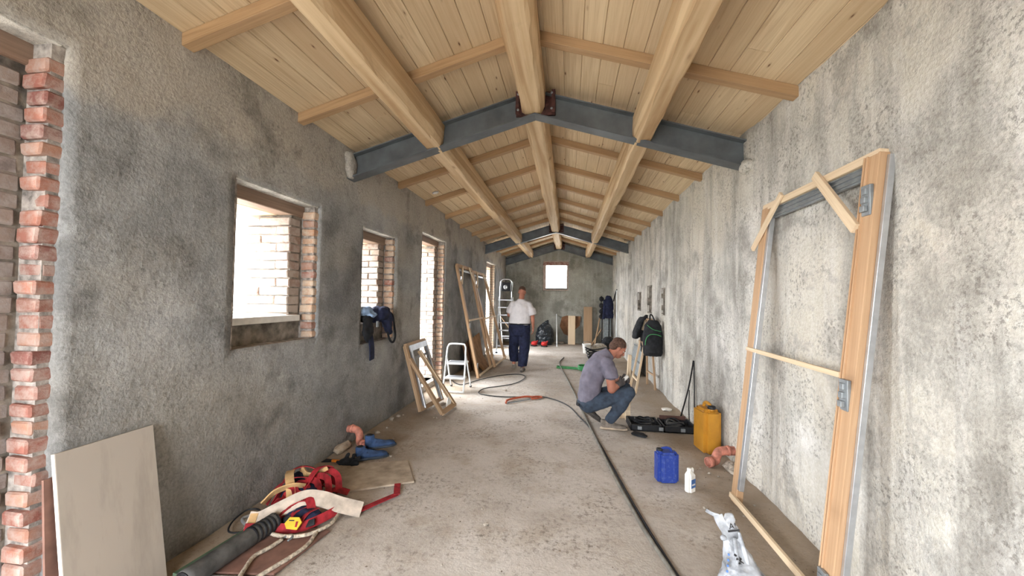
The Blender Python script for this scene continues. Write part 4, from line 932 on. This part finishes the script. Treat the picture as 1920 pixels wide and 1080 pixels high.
blob('cloth', [('l', [((1.36, 13.62, .98), (.13, 0, 0), (0, .09, 0)), ((1.34, 13.60, 1.15), (.16, 0, 0), (0, .10, 0)), ((1.34, 13.60, 1.5), (.15, 0, 0), (0, .10, 0)), ((1.34, 13.62, 1.68), (.09, 0, 0), (0, .08, 0)), ((1.34, 13.64, 1.73), (.05, 0, 0), (0, .05, 0))])], NAVY, t, .018, 2, .02, 8)
blob('sleeve', [('c', (1.22, 13.58, 1.55), .06, (1.18, 13.55, 1.0), .05)], NAVY, t, .018, 2, .015, 9)
t = thing('cable_reel', 'string of black round rolls hanging left of the navy jacket', 'rolls', (1.1, 13.6, 1.0))
tube('cord', [(1.10, 13.60, 1.72), (1.10, 13.60, 1.35), (1.10, 13.60, .98)], .014, BLACKP, t, 6, 3)
for z in (1.62, 1.40, 1.20, 1.03): lathe('roll', [(.03, -.04), (.075, -.035), (.085, 0), (.075, .035), (.03, .04)], (1.10, 13.58, z), BLACKP, t, 16, (.3, -1, .1))
tag(bar('grey_board', (1.36, 14.05, 0), (1.36, 14.43, 1.15), .26, .02, PANELG, None, (0, -1, 0)), 'tall grey board leaning in the far right corner', 'board')
tag(bar('terracotta_board', (1.37, 14.36, 0), (1.37, 14.50, 1.25), .16, .02, BRICK, None, (0, -1, 0)), 'narrow reddish board leaning behind the tall grey board', 'board')
tag(tube('standpipe', [(1.45, 13.2, 1.55), (1.50, 13.15, 1.78), (1.545, 13.1, 1.93)], .02, BLACKM, None, 8), 'bent dark pipe sticking up at the far right wall', 'pipe')
tag(bar('white_batten', (1.53, 13.0, 0), (1.53, 13.0, 1.9), .05, .03, WHITEM, None, (1, 0, 0)), 'tall white batten standing against the far right wall', 'batten')
for k, (a, b, lb) in enumerate((((.85, 13.3, 0), (1.10, 14.0, 1.05), 'steeper of two brown battens left of the hand truck'), ((.75, 13.6, 0), (1.16, 13.9, .62), 'flatter of two brown battens left of the hand truck'))):
    tag(bar('batten', a, b, .04, .03, OLDW, None), lb, 'batten', 'brown battens in the far corner')
t = thing('bucket', 'dirty white bucket standing on the floor behind the crouching man', 'bucket', (.56, 12.0, 0))
lathe('pail', [(.10, 0), (.105, .005), (.13, .26), (.14, .265), (.14, .28), (.125, .28), (.122, .25), (.10, .02)], (.56, 12.0, 0), WHITEP, t, 24)
lathe('contents', [(.115, .2), (.112, .205)], (.56, 12.0, 0), RUBBER, t, 20)
tube('bail', [(.43, 12.0, .24), (.47, 11.92, .33), (.56, 11.88, .36), (.65, 11.92, .33), (.69, 12.0, .24)], .006, ALUG, t, 6)
tag(blob('cement_sack', [('e', (.95, 12.1, .14), (.22, .2, .15)), ('e', (.86, 12.0, .10), (.16, .15, .1))], RUBBLE, None, .02, 2, .02, 8), 'crumpled pale sack lying between bucket and hand truck', 'sack')
t = thing('cable_coil', 'coil of black cable heaped behind the crouching man', 'cable coil', (.72, 10.6, 0))
for k in range(6): tube('loop', [(.72 + (.17 + .02 * k) * math.cos(a * .785 + k) , 10.6 + .16 * math.sin(a * .785 + k), .05 + .05 * k + .04 * math.sin(a * 1.57 + k)) for a in range(8)], .016, BLACKP, t, 6, 5, True)
tag(blob('dark_bag', [('e', (1.26, 12.75, .22), (.2, .18, .22)), ('e', (1.15, 12.65, .14), (.16, .16, .14))], BLACKC, None, .02, 2, .02, 8), 'dark slumped bag on the floor before the hand truck', 'bag')
# cables on the floor
tag(tube('air_hose', [(-.10, 10.9, .012), (-.20, 10.0, .012), (-.15, 9.25, .012), (.0, 7.9, .012), (.104, 6.91, .012), (.19, 6.0, .012), (.255, 5.29, .012), (.33, 4.6, .012), (.39, 4.0, .012), (.455, 3.43, .012), (.50, 3.1, .012), (.537, 2.84, .012), (.616, 2.43, .012), (.66, 2.15, .012), (.72, 1.7, .012), (.8, 1.2, .012)], .014, HOSEG, None, 8, 8), 'long grey hose running down the middle of the floor', 'hose')
tag(tube('power_cable', [(-2.15, 7.3, .01), (-2.0, 7.08, .01), (-1.86, 7.05, .01), (-1.68, 7.5, .01), (-1.45, 7.9, .01), (-1.2, 8.15, .01), (-.98, 8.22, .01), (-.85, 8.05, .01), (-.86, 7.7, .01), (-.98, 7.3, .01), (-1.22, 7.02, .01), (-1.40, 6.85, .01), (-1.47, 6.62, .01), (-1.42, 6.42, .01), (-1.2, 6.32, .01), (-.95, 6.30, .01), (-.6, 6.38, .01), (-.37, 6.42, .01), (-.12, 6.2, .01), (.05, 5.88, .01), (.17, 5.42, .01), (.27, 5.05, .01), (.355, 4.5, .01), (.43, 3.9, .01), (.505, 3.3, .01), (.575, 2.8, .01), (.66, 2.3, .01), (.75, 1.7, .01), (.86, 1.1, .01)], .0085, BLACKP, None, 6, 8), 'black power cable winding in loops across the floor', 'cable')
t = thing('green_cable', 'tangled green extension cable on the floor left of the crouching man', 'cable', (.1, 9.1, 0))
for k in range(3): tube('cable_run', [(-.25, 9.2 + .12 * k, .012), (.0, 9.15 + .1 * k, .014), (.2, 9.1 + .08 * k, .02), (.38, 9.05 - .1 * k, .02)], .014, GREEN, t, 6)
for k in range(4): tube('cable_loop', [(.36 + .12 * math.cos(a * 1.05 + k), 9.1 + .16 * math.sin(a * 1.05 + k), .02 + .025 * k) for a in range(6)], .014, GREEN, t, 6, 5, True)
RUST = flat('orange_red_paint', 'a8553c', .6)
t = thing('hacksaw', 'orange-red hacksaw lying on the open floor near the cable', 'hacksaw', (-.7, 6.1, 0))
tube('frame', [(-.91, 5.93, .015), (-.91, 6.05, .02), (-.84, 6.17, .02), (-.66, 6.34, .02), (-.54, 6.36, .015)], .016, RUST, t, 8)
bar('blade', (-.89, 5.92, .012), (-.56, 6.24, .012), .004, .018, ALUG, t)
tube('grip', [(-.56, 6.36, .016), (-.46, 6.40, .018), (-.40, 6.38, .016), (-.46, 6.30, .014), (-.56, 6.25, .014)], .014, RUST, t, 8)
# white cement sack at the front
t = thing('plastic_sack', 'white printed plastic sack standing with its torn neck up', 'sack', (.93, 2.30, 0))
def sackpost(c): return c
blob('sack_body', [('l', [((.95, 2.22, .0), (.17, 0, 0), (0, .17, 0)), ((.95, 2.24, .06), (.165, 0, .0), (0, .16, 0)), ((.935, 2.30, .15), (.095, 0, 0), (0, .085, 0)), ((.92, 2.34, .22), (.062, 0, 0), (0, .05, 0)), ((.905, 2.365, .29), (.045, 0, 0), (0, .036, 0)), ((.895, 2.38, .36), (.036, 0, 0), (0, .026, 0)), ((.905, 2.40, .395), (.022, 0, 0), (0, .016, 0))])], FILM, t, .008, 2, .011, 16)
ribbon('torn_neck', [(.905, 2.335, .29), (.87, 2.345, .33), (.845, 2.36, .37), (.835, 2.37, .40)], (.5, .3, .6), .05, .006, FILM, t)
ribbon('torn_neck', [(.84, 2.37, .395), (.81, 2.375, .40), (.775, 2.38, .415)], (.1, .3, .9), .018, .004, FILM, t)
blob('crease_fold', [('e', (.85, 2.33, .30), (.018, .014, .016)), ('c', (.955, 2.29, .20), .014, (.93, 2.33, .33), .010), ('c', (.90, 2.26, .17), .014, (.905, 2.33, .30), .012)], FILM, t, .006, 2)
def text(s, size, mw, mat, parent, name='lettering'):
    c = bpy.data.curves.new('t', 'FONT'); c.body = s; c.size = size; c.align_x = 'CENTER'; c.extrude = .0008
    o = bpy.data.objects.new('t', c); col.objects.link(o); dg = bpy.context.evaluated_depsgraph_get(); dg.update()
    me = bpy.data.meshes.new_from_object(o.evaluated_get(dg)); bpy.data.objects.remove(o); me.materials.clear()
    return mobj(name, me, mat, parent, False, mw)
mwt = Matrix.Translation((.905, 2.343, .345)) @ Matrix.Rotation(-.2, 4, 'Y') @ Matrix.Rotation(math.radians(80), 4, 'X')
text('A!', .042, mwt, INK, t); box('print_bar', (-.03, -.014, 0), (.03, -.004, .001), INK, t, 0, mwt)
for k in range(4): box('print_bar', (-.022, -.006, 0), (.022, .004, .002), INK, t, .0005, Matrix.Translation((.905 + .008 * k, 2.285 - .008 * k, .232 - .016 * k)) @ Matrix.Rotation(.6, 4, 'Y') @ Matrix.Rotation(math.radians(72), 4, 'X'))
for k in range(5): box('blue_print_bar', (-.004, -.005, 0), (.006, .006, .002), BINK, t, .0005, Matrix.Translation((.862 - .007 * k, 2.292 - .012 * k, .235 - .022 * k)) @ Matrix.Rotation(math.radians(76), 4, 'X') @ Matrix.Rotation(-.5, 4, 'Y'))
# rubble
rnd = random.Random(12); RM = []
for k in range(6):
    bm = bmesh.new(); bmesh.ops.create_icosphere(bm, subdivisions=1, radius=1)
    for v in bm.verts: v.co = V((v.co.x, v.co.y * .8, v.co.z * .6)) * (1 + .45 * mn.noise(v.co * 1.5 + V((k * 5, 0, 0))))
    me = bpy.data.meshes.new('rubble_chip'); bm.to_mesh(me); bm.free(); me.materials.append(RUBBLE); RM.append(me)
LM = [(-2.0, 3.7, 'near the blue work shoes'), (-2.2, 4.8, 'along the grey wall'), (-1.5, 3.2, 'by the brown square board'), (-1.8, 2.2, 'by the white rope'), (-.6, 2.8, 'in the open foreground'), (.9, 3.6, 'near the blue jerrycan'), (1.4, 3.9, 'under the pale wall drain elbow'), (1.1, 5.0, 'near the tool case'), (-.7, 6.2, 'near the hacksaw'), (-1.7, 5.4, 'by the small leaning frames'), (-.9, 8.2, 'near the walking man'), (.2, 8.8, 'near the green cable'), (-.5, 4.4, 'halfway down the room'), (1.3, 7.0, 'by the trestle'), (.4, 4.4, 'beside the grey hose')]
spots = [(-2.16, 4.35, .035), (-2.14, 4.55, .02), (-2.22, 4.85, .04), (-2.2, 5.0, .03), (-1.72, 3.75, .018), (-1.66, 3.70, .014), (-1.9, 4.2, .02), (-1.05, 6.75, .035), (-.55, 2.75, .02), (-.62, 2.95, .012), (.55, 4.3, .02), (1.05, 3.25, .016), (1.3, 3.9, .02), (1.36, 3.85, .014), (1.45, 3.7, .03), (-1.45, 3.45, .018), (-1.35, 3.5, .014), (-1.6, 3.3, .016), (-.9, 4.5, .014), (-1.9, 2.2, .012), (-1.72, 2.28, .010), (-.72, 2.3, .01)]
while len(spots) < 60:
    x = rnd.choice([rnd.uniform(-2.2, -1.2), rnd.uniform(-1.2, 1.0), rnd.uniform(1.2, 1.5)]); y = rnd.uniform(2.6, 9.0)
    if -2.2 < x < -1.2 and 1.9 < y < 3.7: continue
    spots.append((x, y, rnd.uniform(.006, .014)))
for k, (x, y, r) in enumerate(spots):
    o = bpy.data.objects.new('rubble_chip', RM[k % 6]); place(o, None, Matrix.Translation((x, y, r * .45)) @ Matrix.Rotation(rnd.uniform(0, 6), 4, 'Z') @ Matrix.Scale(r, 4))
    near = min(LM, key=lambda q: (q[0] - x) ** 2 + (q[1] - y) ** 2)[2]
    tag(o, ('small' if r > .0145 else 'tiny') + ' pale chip of plaster on the floor ' + near, 'rubble', 'plaster chips ' + near)
bm = bmesh.new()
for k in range(1500):
    x = rnd.choice([rnd.gauss(-1.9, .25), rnd.uniform(-2.2, 1.5), rnd.gauss(-.8, .35), rnd.gauss(1.35, .15)]); y = rnd.uniform(1.6, 9)
    if not XL + .05 < x < XR - .05: continue
    r = rnd.uniform(.002, .0055); M_ = Matrix.Translation((x, y, r * .3)) @ Matrix.Rotation(rnd.uniform(0, 6), 4, 'Z') @ Matrix.Diagonal((r * rnd.uniform(.7, 2.2), r, r * .6, 1))
    bmesh.ops.create_cone(bm, cap_ends=True, segments=4, radius1=1, radius2=.4, depth=1, matrix=M_)
tag(bmobj('dirt_crumbs', bm, flat('dirt_crumb', '75675a', .95, var=.4, scale=3)), 'fine dirt crumbs scattered over the floor', 'dirt', kind='stuff')
# ------------------------------------------------------------------ people
def basis(fwd, upv):
    f = V(fwd).normalized(); u = V(upv); u = (u - f * u.dot(f)).normalized(); l = u.cross(f)      # f forward, l left, u up
    return Matrix(((f.x, l.x, u.x), (f.y, l.y, u.y), (f.z, l.z, u.z)))
def head_prims(c, B):
    c = V(c)
    def P(f, l, u): return c + B @ V((f, l, u))
    R = B
    pr = [('e', P(-.008, 0, .030), (.098, .077, .088), R), ('e', P(.030, 0, -.030), (.066, .062, .082), R), ('e', P(.055, 0, -.085), (.036, .042, .030), R),
          ('c', P(.088, 0, .012), .011, P(.108, 0, -.030), .016), ('e', P(.090, 0, -.066), (.014, .026, .008), R), ('e', P(.091, 0, -.078), (.012, .022, .008), R),
          ('e', P(.078, 0, .022), (.020, .050, .012), R)]
    for s in (-1, 1): pr += [('e', P(-.005, s * .080, -.012), (.020, .008, .034), R), ('e', P(.058, s * .040, -.025), (.028, .024, .026), R)]
    return pr, P
def hand_prims(w, d, palm_n, grip=.5, side=1):
    """w wrist, d direction of the fingers, palm_n normal of the palm; side +1 puts the thumb along n x d"""
    w, d, n = V(w), V(d).normalized(), V(palm_n); n = (n - d * n.dot(d)).normalized(); a = n.cross(d) * side
    pr = [('e', w + d * .045, (.050, .042, .020), Matrix((d, a, n)).transposed())]
    for k, (off, L) in enumerate(((.030, .068), (.010, .078), (-.010, .072), (-.029, .056))):
        b = w + d * .078 + a * off; ang = 0; p = b; dd = d.copy()
        for q, (s, r0, r1) in enumerate(((.45, .0095, .0088), (.32, .0088, .0082), (.25, .0082, .0070))):
            ang += grip * (.75 if q == 0 else 1.0); dd = d * math.cos(ang) + n * math.sin(ang)
            e = p + dd * L * s * 1.15; pr.append(('c', p, r0, e, r1)); p = e
    b = w + d * .025 + a * .030; e = b + (d * .6 + a * .75 + n * .25).normalized() * .042; e2 = e + (d * .85 + a * .1 + n * .5 * (1 + grip)).normalized() * .036
    pr += [('c', b, .014, e, .011), ('c', e, .011, e2, .008)]
    return pr
def face_bits(P, parent):
    for s in (-1, 1):
        e = blob('eye', [('e', P(.072, s * .032, .004), (.012, .014, .009))], WHITEP, parent, .004, 1)
        blob('iris', [('e', P(.082, s * .032, .003), (.0035, .006, .006))], INK, e, .002, 1)
        blob('eyebrow', [('c', P(.094, s * .018, .024), .005, P(.088, s * .050, .022), .004)], HAIR, parent, .003, 1)
# --- man walking away
t = thing('person', 'man in white t-shirt and navy trousers walking away with his back turned', 'person', (-1.05, 8.68, 0))
B = basis((.05, 1, -.16), (0, 0, 1)); hp, HP = head_prims((-1.012, 8.70, 1.725), B)
body = hp + [('c', (-1.015, 8.675, 1.66), .060, (-1.025, 8.65, 1.52), .068),
    ('l', [((-1.05, 8.66, .98), (.15, 0, 0), (0, .10, 0)), ((-1.04, 8.65, 1.25), (.15, 0, 0), (0, .10, 0)), ((-1.025, 8.65, 1.48), (.17, 0, 0), (0, .09, 0)), ((-1.02, 8.65, 1.55), (.08, 0, 0), (0, .06, 0))]),
    ('c', (-.86, 8.65, 1.445), .058, (-.765, 8.63, 1.19), .044), ('c', (-.765, 8.63, 1.19), .044, (-.755, 8.68, .955), .028),
    ('c', (-1.195, 8.65, 1.45), .058, (-1.30, 8.70, 1.22), .044), ('c', (-1.30, 8.70, 1.22), .044, (-1.20, 8.92, 1.17), .028),
    ('c', (-1.12, 8.67, .98), .09, (-1.20, 8.76, .53), .06), ('c', (-1.20, 8.76, .53), .06, (-1.18, 8.76, .14), .04), ('c', (-.97, 8.66, .98), .09, (-.945, 8.68, .50), .06), ('c', (-.945, 8.68, .50), .06, (-.975, 8.62, .10), .04)]
body += hand_prims((-.755, 8.68, .955), (0, .12, -1), (-1, 0, 0), .35, -1) + hand_prims((-1.20, 8.92, 1.17), (.45, .8, .05), (.6, -.4, 0), .5, 1)
blob('body', body, SKIN, t, .0075, 2)
h_ = blob('hair', [('e', HP(-.012, 0, .056), (.092, .079, .078), B)], HAIR, t, .007, 2, .003, 40)
face_bits(HP, t)
blob('tshirt', [('l', [((-1.055, 8.665, 1.015), (.238, 0, 0), (0, .150, 0)), ((-1.055, 8.66, 1.08), (.238, 0, 0), (0, .152, 0)), ((-1.045, 8.65, 1.25), (.225, 0, 0), (0, .145, 0)), ((-1.03, 8.64, 1.40), (.222, 0, 0), (0, .135, 0)), ((-1.025, 8.645, 1.475), (.19, 0, 0), (0, .11, 0)), ((-1.02, 8.65, 1.54), (.11, 0, 0), (0, .085, 0)), ((-1.017, 8.66, 1.575), (.075, 0, 0), (0, .07, 0))]),
    ('l', [((-.86, 8.65, 1.47), (.04, 0, -.07), (0, .085, 0)), ((-.80, 8.645, 1.36), (.085, 0, .03), (0, .09, 0)), ((-.765, 8.635, 1.235), (.082, 0, .02), (0, .088, 0))]),
    ('l', [((-1.20, 8.65, 1.47), (.04, 0, .07), (0, .085, 0)), ((-1.255, 8.66, 1.36), (.08, 0, -.03), (0, .09, 0)), ((-1.285, 8.69, 1.26), (.076, 0, -.02), (0, .085, 0))]), ('c', (-.865, 8.65, 1.445), .083, (-.79, 8.64, 1.30), .078), ('c', (-1.195, 8.65, 1.45), .083, (-1.265, 8.675, 1.32), .076)], WTEE, t, .012, 3, .010, 7)
blob('trousers', [('l', [((-1.055, 8.665, 1.05), (.225, 0, 0), (0, .140, 0)), ((-1.055, 8.665, .98), (.232, 0, 0), (0, .150, 0)), ((-1.055, 8.665, .88), (.235, 0, 0), (0, .155, 0)), ((-1.055, 8.67, .78), (.22, 0, 0), (0, .14, 0))]),
    ('l', [((-1.155, 8.68, .88), (.125, 0, 0), (0, .14, 0)), ((-1.175, 8.72, .65), (.118, 0, 0), (0, .12, 0)), ((-1.195, 8.77, .48), (.108, 0, 0), (0, .11, 0)), ((-1.185, 8.78, .28), (.100, 0, 0), (0, .10, 0)), ((-1.175, 8.78, .20), (.088, 0, 0), (0, .095, 0))]),
    ('l', [((-.955, 8.67, .88), (.125, 0, 0), (0, .14, 0)), ((-.94, 8.68, .65), (.118, 0, 0), (0, .12, 0)), ((-.945, 8.68, .48), (.112, 0, 0), (0, .11, 0)), ((-.965, 8.65, .28), (.105, 0, 0), (0, .105, 0)), ((-.975, 8.63, .115), (.095, 0, 0), (0, .10, 0))])], NAVY, t, .012, 3, .012, 6)
tube('belt', [(-1.055 + .236 * math.cos(a * math.pi / 6), 8.662 + .152 * math.sin(a * math.pi / 6), 1.03) for a in range(12)], .014, BLACKC, t, 8, 4, True)
ribbon('waistband_label', [(-1.09, 8.505, 1.045), (-1.06, 8.503, 1.046), (-1.03, 8.505, 1.046)], (0, .1, 1), .022, .004, WHITEP, t)
shoe(t, 'shoe', (-.985, 8.52, 0), math.radians(86), .29, SHOEG, SHOED, .10)
shoe(t, 'shoe', (-1.18, 8.71, .125), math.radians(92), .29, SHOEG, RUBBLE, .10, -.50)
# --- crouching man
t = thing('person', 'man in grey-purple t-shirt and jeans crouching over his work', 'person', (.40, 5.17, 0))
B = basis((.80, .10, -.62), (.55, 0, .8)); hp, HP = head_prims((.632, 5.19, .975), B)
body = hp + [('c', (.60, 5.185, .94), .060, (.50, 5.17, .86), .070),
    ('l', [((.27, 5.17, .28), (0, .13, 0), (.09, 0, -.02)), ((.30, 5.17, .55), (0, .13, 0), (.09, 0, -.02)), ((.40, 5.17, .78), (0, .15, 0), (.07, 0, -.05)), ((.48, 5.17, .86), (0, .10, 0), (.05, 0, -.05))]),
    ('c', (.50, 5.00, .79), .060, (.535, 4.965, .50), .052), ('c', (.535, 4.965, .50), .052, (.635, 5.035, .555), .034),
    ('c', (.50, 5.34, .79), .060, (.60, 5.40, .53), .046), ('c', (.60, 5.40, .53), .046, (.70, 5.24, .575), .030),
    ('c', (.27, 5.08, .29), .08, (.76, 5.05, .46), .055), ('c', (.76, 5.05, .46), .055, (.52, 5.03, .10), .04), ('c', (.27, 5.26, .29), .08, (.74, 5.34, .45), .055), ('c', (.74, 5.34, .45), .055, (.31, 5.28, .16), .035)]
hands = hand_prims((.625, 5.03, .552), (.8, .5, .25), (-.3, .75, .1), .75, -1), hand_prims((.69, 5.25, .575), (.75, -.55, .1), (-.4, -.6, -.1), .7, 1)
blob('body', body + hands[0] + hands[1], SKIN, t, .0075, 2)
blob('work_glove', [(p[0], p[1], *( (tuple(x + .004 for x in p[2]), p[3]) if p[0] == 'e' else (p[2] + .003, p[3], p[4] + .003))) for p in hands[0]] + [('c', (.605, 5.015, .543), .042, (.63, 5.035, .555), .040)], GLOVE, t, .006, 1)
blob('work_glove', [(p[0], p[1], *( (tuple(x + .004 for x in p[2]), p[3]) if p[0] == 'e' else (p[2] + .003, p[3], p[4] + .003))) for p in hands[1]], GLOVE, t, .006, 1)
blob('hair', [('e', HP(-.020, 0, .046), (.097, .084, .084), B), ('e', HP(-.055, 0, -.005), (.060, .076, .070), B)], HAIR, t, .007, 2, .003, 40)
face_bits(HP, t)
def ring(c, tang, hw, hd):
    tg = V(tang).normalized(); side = V((0, 1, 0)); nrm_ = side.cross(tg).normalized()
    return (c, side * hw, nrm_ * hd)
blob('tshirt', [('l', [ring((.265, 5.17, .265), (.02, 0, 1), .170, .120), ring((.27, 5.17, .36), (.05, 0, 1), .180, .135), ring((.30, 5.17, .55), (.2, 0, 1), .190, .145), ring((.36, 5.17, .72), (.5, 0, 1), .205, .140), ring((.43, 5.17, .82), (.8, 0, 1), .205, .120), ring((.50, 5.17, .885), (1, 0, 1), .14, .085), ring((.535, 5.175, .915), (1, 0, .8), .085, .072)]),
    ('l', [((.47, 5.03, .82), (.085, 0, 0), (0, .05, .06)), ((.505, 4.975, .74), (.088, 0, .01), (0, .085, .01)), ((.53, 4.955, .64), (.082, 0, .008), (0, .082, 0))]),
    ('l', [((.47, 5.31, .82), (.085, 0, 0), (0, .05, -.06)), ((.52, 5.37, .74), (.085, 0, .02), (0, .08, .01)), ((.56, 5.395, .65), (.08, 0, .02), (0, .078, 0))]), ('c', (.475, 5.01, .80), .085, (.52, 4.97, .68), .080), ('c', (.475, 5.33, .80), .085, (.54, 5.385, .68), .080)], GTEE, t, .012, 3, .008, 8)
blob('jeans', [('e', (.265, 5.17, .275), (.135, .185, .105)), ('c', (.27, 5.08, .275), .105, (.745, 5.05, .45), .080), ('c', (.745, 5.05, .45), .080, (.64, 5.04, .27), .074), ('c', (.64, 5.04, .27), .072, (.525, 5.03, .12), .060),
    ('c', (.27, 5.26, .28), .105, (.735, 5.34, .445), .080), ('c', (.735, 5.34, .445), .078, (.36, 5.29, .20), .060)], JEANS, t, .012, 3, .007, 9)
ribbon('belt', [(.145, 5.03, .275), (.125, 5.10, .265), (.120, 5.17, .262), (.125, 5.24, .265)], (.15, 0, 1), .035, .008, BLACKC, t)
shoe(t, 'shoe', (.40, 5.035, 0), math.radians(-4), .32, SHOEG, FTILE, .11)
shoe(t, 'shoe', (.17, 5.27, .165), math.radians(3), .30, SHOED, SHOED, .10, -.58)
st = tag(tube('sealant_tube', [(.655, 5.075, .56), (.70, 5.10, .60), (.745, 5.12, .64)], .022, WHITEP, None, 14, 3), 'short white tube held in the hands of the crouching man', 'tube')
t = thing('wood_batten', 'pale batten with a foot block standing upright before the crouching man', 'batten', (.82, 5.52, 0))
bar('post', (.80, 5.58, .0), (.84, 5.60, .84), .07, .045, PINE, t, (1, 0, 0)); box('foot_block', (.70, 5.50, 0), (.80, 5.56, .06), PINE, t, .004); box('foot_block', (.765, 5.44, 0), (.83, 5.49, .24), PINE, t, .004)
